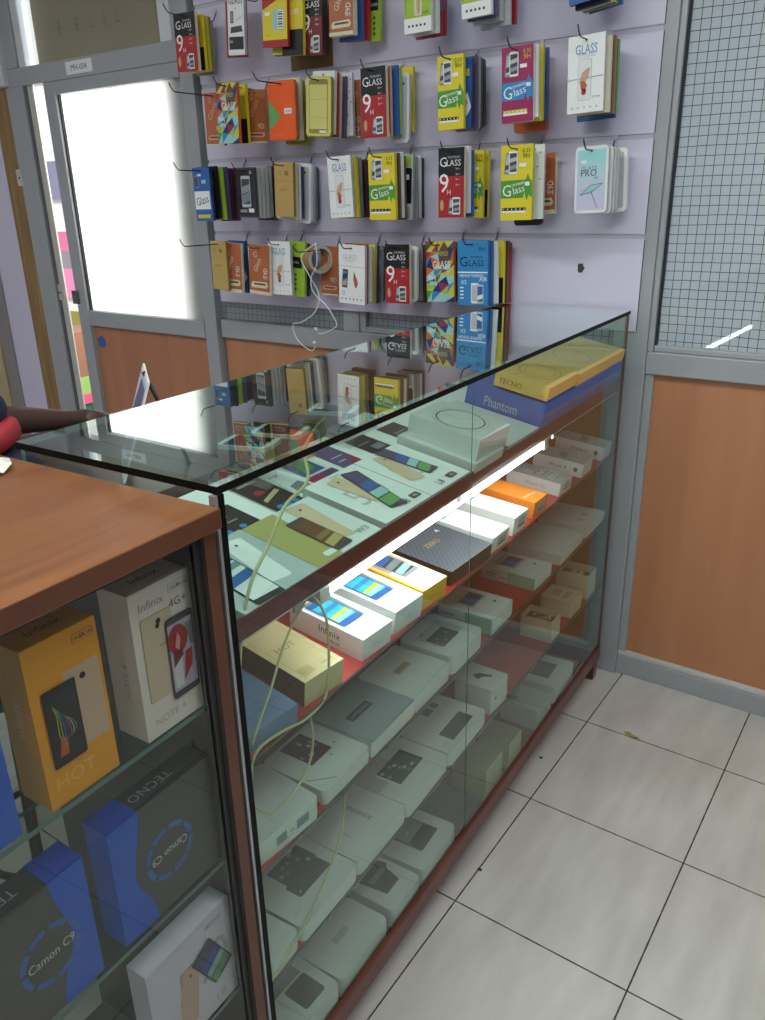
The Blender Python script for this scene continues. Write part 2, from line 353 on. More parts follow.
trim(-2.845, -2.80, 2.056, 2.75, .0, .05, mat('pale_bead2', (206, 208, 214), .45))
trim(-2.93, -1.835, 1.985, 2.055, -.012, .05, M_alu)          # transom
trim(-1.935, -1.872, 2.055, 2.75, .0, .05, mat('pale_bead2'))
trim(-1.872, -1.835, 2.055, 2.75, .004, .05, M_alu)
# transom window
w4 = slab('window_4', -2.80, -1.935, .022, .028, 2.055, 2.75, M_gwin)
# the sheet of carton standing behind the transom glass
b = MB(); b.box(-2.775, -1.94, .052, .058, 2.06, 2.74, M_cardd); fc = Face(b, (-2.775, .052, 2.06), (1, 0, 0), (0, 0, 1), .835, .68)
FI = mat('faded_ink', (150, 132, 108), .8)
for x, n in ((.20, 3), (.34, 3), (.46, 1), (.56, 2), (.65, 1)):
    for q in range(n): fc.rect(x, .15+.03*q, x+.028, .157+.03*q, FI); fc.rect(x+.006*q, .15, x+.006*q+.004, .22, FI)
tag(b.build('cardboard_sheet'), 'brown cardboard sheet with faded print behind the glass above the door', 'cardboard')
# door_1 : left stile, rails, frosted pane, brown lower panel
d = thing('door_1', 'grey aluminium door with bright frosted pane and brown lower panel', 'door', (-2.23, 0, 0)); d['kind'] = 'structure'
del d['label'], d['category']
def dpart(n, x0, x1, y0, y1, z0, z1, m, bev=.002):
    b = MB(); b.box(x0+2.23, x1+2.23, y0, y1, z0, z1, m); o = b.build(n, d)
    if bev: bevel(o, bev)
    return o
dpart('door_stile', -2.685, -2.612, -.008, .04, .02, 1.9845, M_alu)
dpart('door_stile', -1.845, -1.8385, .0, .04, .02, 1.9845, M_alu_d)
dpart('door_rail', -2.612, -1.845, -.008, .04, 1.935, 1.9845, M_alu)
dpart('door_rail', -2.612, -1.845, -.008, .04, .975, 1.042, M_alu)
dpart('door_rail', -2.612, -1.845, -.008, .04, .02, .1, M_alu)
dpart('frosted_pane', -2.612, -1.845, .016, .022, 1.042, 1.935, M_frost, 0)
dpart('gasket', -2.612, -2.604, .004, .016, 1.042, 1.935, P('black'), 0)
dpart('door_panel', -2.612, -1.845, .012, .028, .1, .975, wood_mat('brown_laminate', (166, 108, 78), (178, 120, 88), (3, 3, .25), 4, .45, .1), 0)
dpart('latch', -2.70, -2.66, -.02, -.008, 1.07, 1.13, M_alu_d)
b = MB(); b.prism([(.028*math.cos(2*PI*k/20), .028*math.sin(2*PI*k/20)) for k in range(20)], 0, .001, P('blue'), tf=lambda x, y, z: (-2.568+x, -.0-z+.011, .9+y))
tag(b.build('round_sticker'), 'small round blue sticker on the brown door panel', 'sticker')
# jamb hardware
for (x, z) in ((-2.80, 1.115), (-2.965, 1.62)):
    b = MB(); b.box(x-.02, x+.02, -.006 if x > -2.9 else -.014, .0 if x > -2.9 else -.008, z-.035, z+.035, M_jamb); b.box(x-.004, x+.004, -.016, -.012, z-.004, z+.004, P('black'))
    tag(b.build('strike_plate'), 'small pale strike plate on the %s' % ('door jamb beside the gap' if x > -2.9 else 'timber stud left of the door post'), 'plate')
# sticker on the transom
b = MB(); b.box(-.085, .085, -.0015, 0, 0, .047, P('white')); f = Face(b, (-.085, -.0015, 0), (1, 0, 0), (0, 0, 1), .17, .047); f.text('MH-004', .5, .5, .022, 'ink', 1, .12)
tag(b.build('number_label', None, (-2.418, -.0125, 1.997)), 'white number label stuck on the grey transom above the door', 'label')

# slat panel ------------------------------------------------------
sl = thing('slatwall_panel', 'lavender slatwall display panel fixed to the partition above the glass case', 'panel', (-.89, -.01, 1.13))
zs = [1.132, 1.389, 1.640, 1.888, 2.137, 2.386, 2.635]
for i in range(len(zs)-1):
    b = MB(); z0 = zs[i]+(.006 if i else 0); z1 = min(zs[i+1]-.006, 2.75)
    b.box(-1.722+.89, -.057+.89, -.01, .008, z0-1.13, z1-1.13, M_lav, None, dict(right=mat('edge_shadow', (52, 44, 46), .7))); o = b.build('slat_board', sl); bevel(o, .002)  # dark right side paints the shadow line along the panel edge
    if i == 0:
        f = MB(); F_ = Face(f, (-.233+.89-.02, -.0104, .152), (1, 0, 0), (0, 0, 1), .04, .04)
        F_.poly([(.5+.3*math.cos(a*PI/6)*(1+.25*math.sin(a*5)), .5+.34*math.sin(a*PI/6)*(1+.2*math.cos(a*3))) for a in range(12)], mat('chipped_hole', (72, 62, 58), .9))
        f.build('chipped_hole', sl)
    c = MB(); c.box(-1.72+.89, -.06+.89, -.006, .006, zs[i+1]-.006-1.13, zs[i+1]+.006-1.13, M_lavd); c.build('slat_channel', sl)
for (x, z) in ((-.09, 1.80), (-.16, 1.74), (-.62, 1.77)):
    pass
b = MB(); b.box(-1.285, -1.11, -.0225, -.0205, 1.9, 2.24, M_card)
tag(b.build('cardboard_patch'), 'brown cardboard patch on the slatwall behind the top row packs', 'cardboard')

# bits dropped on the floor
b = MB(); b.mesh([(0, 0, .001), (.02, .004, .004), (.036, -.004, .002), (.018, -.012, .006), (.008, .016, .007), (-.006, .022, .002)], [(0, 1, 2, 3), (0, 4, 1), (0, 5, 4)], mat('dry_leaf', (150, 138, 88), .7))
tag(b.build('dry_leaf', None, (.125, -.318, .0005), (0, 0, .5)), 'small dry leaf scrap on the floor tiles near the partition', 'leaf')
for k, (x, y) in enumerate(((-.046, -.546), (.004, -1.003))):
    b = MB(); b.prism([(.005*math.cos(a*PI/3)*(1+.3*(a % 2)), .004*math.sin(a*PI/3)) for a in range(6)], 0, .002, P('ink'))
    tag(b.build('dirt_crumb', None, (x, y, .0005)), ['dark crumb on the floor beside the far half of the glass case', 'dark crumb in the floor joint beside the near half of the glass case'][k], 'crumb')

# ------------------------------------------------------------------ outside, seen through the door gap and transom
b = MB(); b.box(-9, 2.5, .07, 6, -.1, -.02, mat('outside_ground', (170, 162, 150), .9, noise=.1)); struct('ground_outside', b)
ow = thing('street_building', 'pale building across the street with pink signs, seen through the door gap', 'building', (-5.6, 2.2, -.02))
b = MB(); b.box(-2.4, 2.4, 0, .2, 0, 4.2, mat('sunlit_plaster', (240, 236, 230), .8, emit=.0)); b.build('wall', ow)
for n, z0, z1, c in (('window', 1.56, 1.86, (138, 132, 160)), ('sign_board', 1.13, 1.29, (226, 120, 150)), ('shutter', .98, 1.13, (150, 140, 146)), ('sign_board', .72, .98, (232, 140, 180)), ('awning', .42, .6, (150, 140, 60))):
    b = MB(); b.box(-.5, .5, -.04, -.001, z0, z1, mat('outside_%s_%d' % (n, c[1]), c, .6)); b.build(n, ow)
z = -.02
for nm, lab, cat, h, c, wd in (('plastic_crate', 'dark green plastic crate outside the door gap, lowest of the stack', 'crate', .41, (36, 108, 78), .3), ('plastic_tray', 'pink plastic tray on the green crate outside', 'tray', .055, (222, 92, 130), .32),
                       ('plastic_tray', 'light green plastic tray on the pink tray outside', 'tray', .1, (150, 190, 100), .3), ('carton', 'brown carton on top of the plastic trays outside', 'carton', .26, (150, 104, 78), .28)):
    b = MB(); m = mat('out_'+nm+str(c[0]), c, .5)
    if nm == 'plastic_crate':
        for zz in range(6):
            for xx in range(8): b.box(-wd/2+xx*wd/8, -wd/2+xx*wd/8+wd/12, -wd/2, wd/2, zz*h/6+.01, zz*h/6+.05, mat('crate_dark', (16, 50, 38), .6))
        b.box(-wd/2+.004, wd/2-.004, -wd/2+.004, wd/2-.004, .002, h, m)
    else:
        b.prism(rrect(-wd/2, wd/2, -wd/2, wd/2, .01), 0, h, m)
    tag(b.build(nm, None, (-3.62, .62, z)), lab, cat); z += h
b = MB(); b.box(-1.985, -1.5, .10, .6, -.02, 2.6, mat('shade_block_grey', (120, 120, 118), .9)); struct('trim_99', b)  # unseen block added outside to shade the right part of the frosted pane

# ------------------------------------------------------------------ case frame
FO = Vector((-.07, -.06, 0)); AN = math.hypot(1, .043)
UV = Vector((.043, -1, 0))/AN; WV = Vector((-1, -.043, 0))/AN
TH = math.atan2(1, -.043)
def CF(u, w, z): return FO + UV*u + WV*w + Vector((0, 0, z))
def uw(mb, u0, u1, w0, w1, z0, z1, m, mm=None, o=(0, 0, 0)):
    mb.box(-(u1-o[0]), -(u0-o[0]), w0-o[1], w1-o[1], z0-o[2], z1-o[2], m, None, mm)
CL, CD = 1.648, .385
case = thing('display_case', 'long glass display case with green tinted panes and red shelves', 'display case', FO, (0, 0, TH))
def cpart(n, boxes, m, parent=None, bev=0, mm=None):
    b = MB()
    for q in boxes: uw(b, *q, m, mm)
    o = b.build(n, parent or case)
    if bev: bevel(o, bev)
    return o
EDG = dict(front=M_gedge, left=M_gedge, right=M_gedge, back=M_gedgel)
cpart('top_glass', [(-.012, CL+.004, -.004, CD, 1.185, 1.195)], M_gtop, mm=EDG)
cpart('front_glass', [(.004, .962, 0, .002, .118, 1.184)], M_gfront)
cpart('front_glass', [(.961, CL-.002, .0025, .0045, .118, 1.184)], M_gfront, mm=dict(left=M_gedge, right=mat('pane_edge', (96, 108, 102), .3)))
cpart('end_glass', [(-.006, .0, .0, CD-.004, .1, 1.184)], M_gfront, mm=dict(back=M_gedgel))
cpart('end_glass', [(CL-.006, CL, .006, CD-.004, .1, 1.184)], M_gfront, mm=dict(front=M_gedge, back=M_gedgel))
cpart('corner_strip', [(CL-.0075, CL+.002, -.003, .007, .1, 1.183)], M_gedge)
cpart('corner_strip', [(CL+.002, CL+.007, -.002, .008, .1, 1.183)], M_chrome)
cpart('corner_strip', [(-.008, -.001, -.002, .006, .1, 1.183)], mat('far_strip', (96, 66, 48), .4))
cpart('base_board', [(0, CL, .008, CD, .07, .088)], M_rededge)
cpart('base_rail', [(-.006, CL+.002, -.006, .008, .07, .116)], M_rail, bev=.002)
for u in (.0, CL-.03):
    for w in (.0, CD-.03): cpart('leg', [(u, u+.03, w, w+.03, 0, .07)], M_rail)
cpart('back_board', [(0, CL, CD-.01, CD, .088, .98)], M_backp)
# four shelves, the two upper ones slanted down to the front glass
SHELF = {1: (.962, 11), 2: (.775, 6), 3: (.565, 1), 4: (.338, 0), 5: (.088, 0)}
for k, dep in ((1, .36), (2, .36), (3, .35), (4, .30)):
    z0, ang = SHELF[k]; t = math.radians(ang)
    b = MB(); uw(b, .004, CL-.01, .0105 if k > 1 else .014, dep, -.005, -.0005, M_redshelf if k > 1 else M_whitepl)
    s = b.build('shelf', case, (0, 0, z0), (t, 0, 0)); 
    if k == 1:
        cpart('shelf_fascia', [(.006, CL-.01, .0055, .0085, .970, 1.002)], M_rededge)
    else:
        b = MB(); uw(b, .004, CL-.01, .0085, .0102 if k == 2 else .0135, -.005, -.0003 if k == 2 else .0004, mat('shelf_lip', (64, 66, 60), .3)); b.build('shelf_edge', s)
for u in (1.50, 1.0, .5):
    b = MB(); b.box(-u-.010, -u+.010, .009, .013, .955, .970, M_chrome); b.build('shelf_clip', case)
# tube light under the top shelf
tl = thing('tube_light', 'lit white fluorescent tube under the upper shelf of the glass case', 'light', CF(.965, .036, .9395), (0, 0, TH))
b = MB(); b.tube([(-.44, 0, 0), (.44, 0, 0)], .0105, M_tube, 12); b.build('tube', tl)
b = MB(); b.box(-.46, .46, .004, .03, .0115, .022, M_whitepl); b.build('batten', tl)
for s in (-1, 1):
    b = MB(); b.box(s*.453-.013, s*.453+.013, -.012, .014, -.012, .011, mat('tube_cap', (196, 196, 190), .4)); b.build('end_cap', tl)

# ------------------------------------------------------------------ wooden cabinet at the near end
O = (2.2, .2, 0)
cab = thing('wooden_counter', 'wooden shop counter with cherry top and dark glazed front, nearest the camera', 'counter', CF(2.2, .2, 0), (0, 0, TH))
def kpart(n, boxes, m, bev=0, mm=None):
    b = MB()
    for q in boxes: uw(b, *q, m, mm, O)
    o = b.build(n, cab)
    if bev: bevel(o, bev)
    return o
kpart('countertop', [(1.657, 2.78, -.012, .425, 1.146, 1.172)], M_top, .0015, dict(front=M_edge, left=M_edge, right=M_edge, back=M_edge))
kpart('end_panel', [(1.659, 1.678, .0, .42, 0, 1.1455)], M_cabin, mm=dict(front=M_edge, right=M_edge))
kpart('end_panel', [(2.75, 2.769, .0, .42, 0, 1.1455)], M_edge)
kpart('plinth', [(1.679, 2.749, .01, .03, 0, .08)], M_edge)
kpart('bottom_board', [(1.679, 2.749, .03, .41, .06, .08)], M_cabin)
kpart('glass_track', [(1.6785, 1.688, .008, .02, .08, 1.1455)], mat('track_dark', (58, 56, 56), .35, .4))
kpart('glass_track', [(1.6885, 2.749, .006, .022, 1.134, 1.1455)], mat('track_dark'))
kpart('sliding_glass', [(1.6885, 2.25, .011, .015, .08, 1.133)], M_gcab, mm=dict(left=M_gedge, right=M_gedge))
kpart('sliding_glass', [(2.2, 2.749, .017, .020, .08, 1.133)], M_gcab, mm=dict(left=M_gedge, right=M_gedge))
for z in (.889, .629, .375):
    kpart('glass_shelf', [(1.680, 2.749, .026, .40 if z > .7 else .36, z, z+.007)], M_gshelf, mm=dict(front=M_gedgel, back=M_gedgel))
# crumpled wrapper on the counter
b = MB(); random.seed(3); n = 14; ring = []
verts = [(0, 0, .012)]
for k in range(n):
    a = 2*PI*k/n; r = .028+random.random()*.02; verts.append((math.cos(a)*r*1.5, math.sin(a)*r, random.random()*.024+.001))
for k in range(n):
    a = 2*PI*(k+.5)/n; r = .05+random.random()*.015; verts.append((math.cos(a)*r*1.3, math.sin(a)*r*.8, .0008+random.random()*.01))
b.mesh(verts, [(0, 1+k, 1+(k+1) % n) for k in range(n)]+[(1+k, 1+n+k, 1+(k+1) % n) for k in range(n)]+[(1+(k+1) % n, 1+n+k, 1+n+(k+1) % n) for k in range(n)], mat('wrapper_film', (214, 210, 200), .2, noise=.3, nscale=60))
b.mesh([(x*.6-.055, y*.7+.02, z*1.8+.001) for x, y, z in verts], [(0, 1+k, 1+(k+1) % n) for k in range(n)]+[(1+k, 1+n+k, 1+(k+1) % n) for k in range(n)], mat('wrapper_yellow', (150, 132, 60), .3))
tag(b.build('crumpled_wrapper', None, CF(1.735, .432-.03, 1.1725), (0, 0, .5)), 'crumpled clear plastic wrapper on the wooden countertop', 'wrapper')

# ------------------------------------------------------------------ screen protector packs on the slat panel
ORD = ['first', 'second', 'third', 'fourth', 'fifth', 'sixth', 'seventh', 'eighth', 'ninth', 'tenth']
PACKS = [
('top', [('nineh', -1.615, 2.089, 0.102, 0.173, 0.15, -1.2), ('yellowblk', -1.612, 2.085, 0.086, 0.165, 0.115, -8.4), ('yellow2', -1.62, 2.084, 0.086, 0.164, 0.09, -8.2), ('olive', -1.628, 2.085, 0.086, 0.153, 0.07, -8.1), ('grey', -1.638, 2.018, 0.086, 0.078, 0.05, -8.0)]),
('top', [('glasswhiteblack', -1.403, 2.121, 0.072, 0.173, 0.12, -4.1), ('red', -1.436, 2.049, 0.086, 0.099, 0.09, -6.5)]),
('top', [('yellowred', -1.219, 2.114, 0.101, 0.165, 0.14, -3.2), ('blueyellow', -1.215, 2.104, 0.086, 0.173, 0.11, -4.7), ('darkblue', -1.229, 2.099, 0.086, 0.169, 0.085, -4.6), ('white', -1.236, 2.115, 0.086, 0.167, 0.06, -4.5)]),
('top', [('yellowblk', -1.167, 2.091, 0.086, 0.168, 0.12, -4.3), ('ninehdark', -1.105, 2.092, 0.079, 0.172, 0.1, -2.7), ('maroon', -1.121, 2.087, 0.086, 0.159, 0.07, -3.5)]),
('top', [('orange9d', -0.956, 2.096, 0.088, 0.146, 0.15, -1.5), ('cream', -0.968, 2.088, 0.086, 0.135, 0.125, -2.4), ('blue', -0.962, 2.082, 0.086, 0.141, 0.1, -2.2), ('red', -0.954, 2.08, 0.086, 0.14, 0.075, -1.9), ('limedots', -0.908, 2.095, 0.042, 0.154, 0.05, -1.1)]),
('top', [('limewhite', -0.695, 2.073, 0.088, 0.145, 0.15, 0.9), ('white', -0.692, 2.063, 0.086, 0.137, 0.12, 0.3), ('bluered', -0.697, 2.062, 0.086, 0.139, 0.09, 0.4), ('bluered', -0.697, 2.069, 0.086, 0.142, 0.07, 0.5)]),
('top', [('limewhite', -0.503, 2.077, 0.087, 0.137, 0.17, 2.0), ('purple', -0.496, 2.058, 0.086, 0.129, 0.15, 2.0), ('clear', -0.496, 2.054, 0.086, 0.135, 0.125, 2.1), ('clear', -0.486, 2.048, 0.086, 0.143, 0.1, 2.3), ('bluered', -0.486, 2.05, 0.086, 0.134, 0.06, 2.5)]),
('top', [('bluestack', -0.22, 2.073, 0.086, 0.136, 0.16, 7.4), ('darkblue', -0.209, 2.058, 0.086, 0.132, 0.14, 4.8), ('cream', -0.209, 2.055, 0.086, 0.129, 0.115, 4.9), ('olive', -0.21, 2.056, 0.086, 0.129, 0.09, 4.9), ('blue', -0.209, 2.057, 0.086, 0.124, 0.06, 5.1)]),
('second', [('orangebrown', -1.482, 1.839, 0.083, 0.16, 0.18, -2.0), ('poly', -1.397, 1.86, 0.094, 0.179, 0.2, -2.3), ('yellowblk', -1.423, 1.862, 0.086, 0.178, 0.13, -6.5), ('orangebrown', -1.365, 1.845, 0.091, 0.161, 0.1, -2.9)]),
('second', [('orangegreen', -1.216, 1.856, 0.115, 0.173, 0.14, -0.9), ('cream', -1.205, 1.863, 0.086, 0.18, 0.11, -4.4), ('olive', -1.219, 1.858, 0.086, 0.183, 0.08, -4.3), ('yellow2', -1.232, 1.845, 0.086, 0.173, 0.05, -4.2)]),
('second', [('film', -1.053, 1.852, 0.1, 0.166, 0.15, -3.7), ('white', -1.055, 1.87, 0.086, 0.176, 0.12, -3.1), ('red', -1.059, 1.867, 0.086, 0.18, 0.1, -3.0), ('cream', -1.059, 1.863, 0.086, 0.179, 0.085, -2.9), ('purple', -1.051, 1.858, 0.086, 0.174, 0.07, -2.7), ('whitedots', -1.019, 1.867, 0.044, 0.178, 0.055, -0.1), ('orangebrown', -1.007, 1.848, 0.046, 0.164, 0.03, -1.7)]),
('second', [('nineh', -0.842, 1.857, 0.089, 0.186, 0.16, 0.7), ('orangebrown', -0.843, 1.858, 0.086, 0.184, 0.135, -1.2), ('blue', -0.835, 1.862, 0.086, 0.185, 0.11, -1.0), ('whitegreen', -0.838, 1.861, 0.086, 0.181, 0.09, -0.9), ('clearcase', -0.805, 1.846, 0.063, 0.189, 0.07, -1.5), ('yellow2', -0.824, 1.865, 0.086, 0.177, 0.04, -0.5)]),
('second', [('yellowgreen', -0.588, 1.863, 0.082, 0.185, 0.15, 1.2), ('bluewhite', -0.569, 1.855, 0.062, 0.173, 0.12, 0.5), ('purple', -0.582, 1.862, 0.086, 0.18, 0.095, 1.4), ('greycase', -0.577, 1.863, 0.086, 0.186, 0.075, 1.5), ('darkcase', -0.581, 1.861, 0.086, 0.177, 0.05, 1.6)]),
('second', [('pinkblue', -0.386, 1.864, 0.091, 0.18, 0.15, 2.1), ('white', -0.378, 1.863, 0.086, 0.17, 0.135, 3.1), ('yellow2', -0.375, 1.865, 0.086, 0.179, 0.11, 3.2), ('blue', -0.376, 1.862, 0.086, 0.174, 0.08, 3.3), ('orangecase', -0.396, 1.865, 0.1, 0.2, 0.05, 2.5)]),
('second', [('whiterose', -0.194, 1.867, 0.095, 0.173, 0.16, 2.2), ('cream', -0.182, 1.861, 0.086, 0.17, 0.14, 4.9), ('brown', -0.183, 1.859, 0.086, 0.17, 0.12, 4.9), ('redorange', -0.186, 1.866, 0.086, 0.175, 0.1, 5.0), ('green', -0.185, 1.86, 0.086, 0.165, 0.08, 5.0), ('bluestack', -0.209, 1.856, 0.103, 0.172, 0.05, 2.8)]),
('third', [('bluewhite2', -1.533, 1.612, 0.082, 0.172, 0.22, 0.5), ('black', -1.534, 1.615, 0.086, 0.17, 0.19, -7.8), ('yellowgreen_', -1.535, 1.612, 0.086, 0.171, 0.165, -7.6), ('purple', -1.536, 1.613, 0.086, 0.173, 0.14, -7.4), ('darkpurple', -1.544, 1.61, 0.086, 0.167, 0.115, -7.2), ('maroon', -1.544, 1.61, 0.086, 0.175, 0.09, -7.0)]),
('third', [('blackphone', -1.392, 1.608, 0.083, 0.159, 0.15, -0.7), ('clear', -1.395, 1.608, 0.086, 0.159, 0.13, -6.0), ('clear', -1.395, 1.611, 0.086, 0.166, 0.11, -5.9), ('clear', -1.395, 1.612, 0.086, 0.167, 0.09, -5.7), ('clear', -1.397, 1.609, 0.086, 0.161, 0.07, -5.6), ('maroon', -1.399, 1.612, 0.086, 0.176, 0.045, -5.4)]),
('third', [('gold', -1.216, 1.618, 0.081, 0.167, 0.15, -2.8), ('cream', -1.229, 1.617, 0.086, 0.175, 0.125, -4.5), ('yellowwhite', -1.233, 1.615, 0.086, 0.176, 0.105, -4.4), ('darkblue', -1.238, 1.594, 0.086, 0.16, 0.085, -4.3), ('clearcase2', -1.209, 1.616, 0.08, 0.189, 0.065, -4.4), ('clear', -1.22, 1.609, 0.086, 0.179, 0.045, -3.9), ('greycase', -1.221, 1.603, 0.086, 0.171, 0.025, -3.7)]),
('third', [('whiterose', -0.98, 1.626, 0.091, 0.179, 0.16, 2.1), ('yellow2', -0.977, 1.625, 0.086, 0.18, 0.135, -2.4), ('grey', -0.98, 1.62, 0.086, 0.173, 0.11, -2.2), ('maroon', -0.983, 1.615, 0.086, 0.172, 0.08, -2.1), ('darkblue', -0.994, 1.557, 0.086, 0.118, 0.05, -2.0)]),
('third', [('yellowgreen', -0.812, 1.626, 0.096, 0.186, 0.17, 0.8), ('brown', -0.809, 1.626, 0.086, 0.184, 0.145, -0.9), ('white', -0.808, 1.629, 0.086, 0.185, 0.13, -0.8), ('brown', -0.814, 1.619, 0.086, 0.181, 0.11, -0.8), ('limeblack', -0.784, 1.624, 0.063, 0.186, 0.085, -1.9), ('grey', -0.802, 1.617, 0.086, 0.178, 0.06, -0.4), ('white', -0.802, 1.623, 0.086, 0.181, 0.04, -0.3), ('black', -0.806, 1.615, 0.086, 0.174, 0.02, -0.2)]),
('third', [('nineh', -0.57, 1.631, 0.084, 0.185, 0.17, 0.2), ('white', -0.572, 1.634, 0.086, 0.177, 0.14, 1.2), ('blue', -0.573, 1.624, 0.086, 0.178, 0.12, 1.3), ('yellowgreen', -0.548, 1.625, 0.071, 0.183, 0.085, -0.3), ('yellowblk', -0.558, 1.623, 0.086, 0.179, 0.05, 1.7)]),
('third', [('yellowgreen', -0.372, 1.629, 0.094, 0.191, 0.16, 1.2), ('whitedots', -0.355, 1.629, 0.086, 0.19, 0.115, 3.2), ('blackcase', -0.364, 1.615, 0.086, 0.195, 0.1, 3.2), ('orange9d', -0.345, 1.609, 0.074, 0.159, 0.05, 2.7)]),
('third', [('pro', -0.161, 1.616, 0.088, 0.161, 0.16, 2.1), ('clearcase', -0.155, 1.614, 0.086, 0.162, 0.14, 4.9), ('clearcase', -0.154, 1.613, 0.086, 0.161, 0.12, 5.0), ('clearcase', -0.154, 1.611, 0.086, 0.157, 0.1, 5.1), ('clearcase2', -0.147, 1.612, 0.081, 0.158, 0.05, 3.5)]),
('bottom', [('gold', -1.544, 1.37, 0.077, 0.169, 0.16, -0.8), ('orange9d', -1.497, 1.363, 0.094, 0.172, 0.14, -3.0), ('bluewhite', -1.509, 1.368, 0.086, 0.182, 0.1, -6.5)]),
('bottom', [('orange9d', -1.352, 1.359, 0.096, 0.169, 0.15, -4.4), ('whiterose', -1.277, 1.37, 0.098, 0.178, 0.13, -0.7), ('limedots', -1.224, 1.37, 0.079, 0.185, 0.1, -4.9), ('darkblue', -1.241, 1.363, 0.086, 0.178, 0.07, -4.1), ('grey', -1.24, 1.358, 0.086, 0.169, 0.05, -3.9)]),
('bottom', [('orangebrown', -1.113, 1.353, 0.075, 0.163, 0.06, -1.8)]),
('bottom', [('whiteduo', -0.94, 1.365, 0.104, 0.184, 0.16, -2.2), ('red', -0.94, 1.367, 0.086, 0.186, 0.14, -2.0), ('white', -0.939, 1.36, 0.086, 0.175, 0.12, -1.9), ('goldstrip', -0.937, 1.365, 0.086, 0.186, 0.095, -1.7), ('darkblue', -0.943, 1.36, 0.086, 0.184, 0.075, -1.6), ('greycase', -0.943, 1.355, 0.086, 0.179, 0.04, -1.4)]),
('bottom', [('nineh', -0.766, 1.369, 0.09, 0.177, 0.16, 0.2), ('clearcase2', -0.754, 1.362, 0.071, 0.168, 0.12, -0.7), ('grey', -0.766, 1.367, 0.086, 0.173, 0.09, -0.2), ('brown', -0.774, 1.362, 0.086, 0.175, 0.06, -0.1), ('red', -0.777, 1.358, 0.086, 0.176, 0.04, -0.1)]),
('bottom', [('poly', -0.62, 1.379, 0.097, 0.175, 0.15, 2.0), ('brown', -0.624, 1.375, 0.086, 0.175, 0.11, 0.9), ('darkblue', -0.64, 1.367, 0.086, 0.172, 0.07, 0.9)]),
('bottom', [('bluepremium', -0.502, 1.383, 0.1, 0.182, 0.16, 1.3), ('blue', -0.493, 1.381, 0.086, 0.182, 0.14, 1.8), ('white', -0.487, 1.378, 0.086, 0.175, 0.12, 2.0), ('yellowblk', -0.482, 1.379, 0.086, 0.179, 0.085, 2.2), ('brown', -0.482, 1.377, 0.086, 0.178, 0.06, 2.3), ('red', -0.486, 1.37, 0.086, 0.174, 0.035, 2.3)]),
]
def icons(f, y, c='ink', n=5, x0=.12, x1=.88, r=.0026, l=2):
    for k in range(n): f.ell(x0+(x1-x0)*k/(n-1), y, r, r, c, l, 10)
def prot_phone(f, cx, cy, w, h, l=3):
    f.phone(cx-.09*(.09/f.w), cy-.01, w*.9, h*.94, -6, 'steel', 'lgrey', l, bands=[(.1, .5, 'dgrey')])
    f.phone(cx+.06, cy, w, h, 0, 'white', 'dgrey', l+4, bands=[(.1, .4, 'grey'), (.5, .8, 'lgrey')])
def d_nineh(f, dark=False):
    f.rect(0, .60, 1, 1, 'black'); f.rect(0, 0, 1, .60, 'dred' if dark else 'red')
    f.text('G', .19, .80, .025, 'white', 2); f.text('LASS', .60, .785, .016, 'white', 2, .05); f.text('TEMPERED', .60, .865, .006, 'lgrey', 2, .05)
    f.text('9', .22, .50, .05, 'white', 2); f.text('H', .42, .37, .013, 'white', 3)
    for k in range(4): f.text('3H +', .76, .70-.075*k, .005, 'white', 2, .02)
    f.ell(.14, .18, .006, .015, 'gold', 2); prot_phone(f, .66, .17, .026, .046)
def d_yg(f, bg='yellow', band='green', strip='black'):
    f.rect(0, 0, 1, 1, bg); f.poly([(0, .30), (.72, .30), (.76, .38), (.84, .26), (.9, .34), (1, .30), (1, .50), (.93, .55), (.86, .62), (.8, .54), (0, .535)], band, 2)
    f.text('G', .20, .40, .030, 'white', 3, wide=.95); f.text('lass', .58, .415, .018, 'white', 3, .045, 14); f.text('TEMPERED', .55, .485, .006, 'white', 3, .04, 10); f.rect(.78, .46, .92, .51, 'white', 3)
    prot_phone(f, .34, .77, .026, .058); f.rect(.58, .71, .8, .76, 'white', 3)
    f.text('0.33', .80, .92, .010, strip, 3, .022); f.text('9H', .80, .85, .012, strip, 3, .02)
    f.rect(.05, .13, .82, .17, strip, 2); f.rect(.05, .10, .82, .13, 'white', 2); icons(f, .15, 'white', 6, .1, .77, .0018, 3)
def d_rose(f):
    f.rect(0, 0, 1, 1, 'white'); f.text('GLASS', .5, .82, .021, 'sky', 2, .056); f.text('TEMPERED', .5, .745, .009, 'lgrey', 2, .05)
    f.rr(.29, .16, .66, .70, .006, 'lgrey', 2); f.rr(.305, .167, .645, .693, .005, 'paper', 3)
    f.poly([(.33, .40), (.45, .36), (.58, .46), (.62, .58), (.5, .56), (.40, .52)], 'rose', 4); f.poly([(.38, .30), (.5, .28), (.55, .36), (.46, .42), (.36, .40)], 'rust', 5); f.ell(.46, .27, .006, .007, 'red', 5)
    f.text('0.3 mm', .80, .20, .006, 'ink', 2, .02); icons(f, .07, 'lgrey', 5, .14, .82, .003); f.line([(0, .44), (1, .46)], .0012, 'grey', 6)
def d_orange9d(f):
    f.rect(0, 0, 1, 1, 'rust'); f.rect(0, 0, 1, .07, 'cream', 2); f.text('G', .3, .80, .02, 'cream', 2); f.text('Glass', .40, .60, .018, 'cream', 2, .05, 65); f.text('9D', .80, .48, .018, 'white', 2, .022, 90); f.text('9H', .78, .36, .012, 'white', 2)
    f.poly([(.08, .18), (.15, .25), (.85, .27), (.92, .20), (.85, .14), (.12, .13)], 'cream', 2); f.poly([(.2, .19), (.25, .23), (.78, .235), (.84, .2)], 'dgrey', 3)
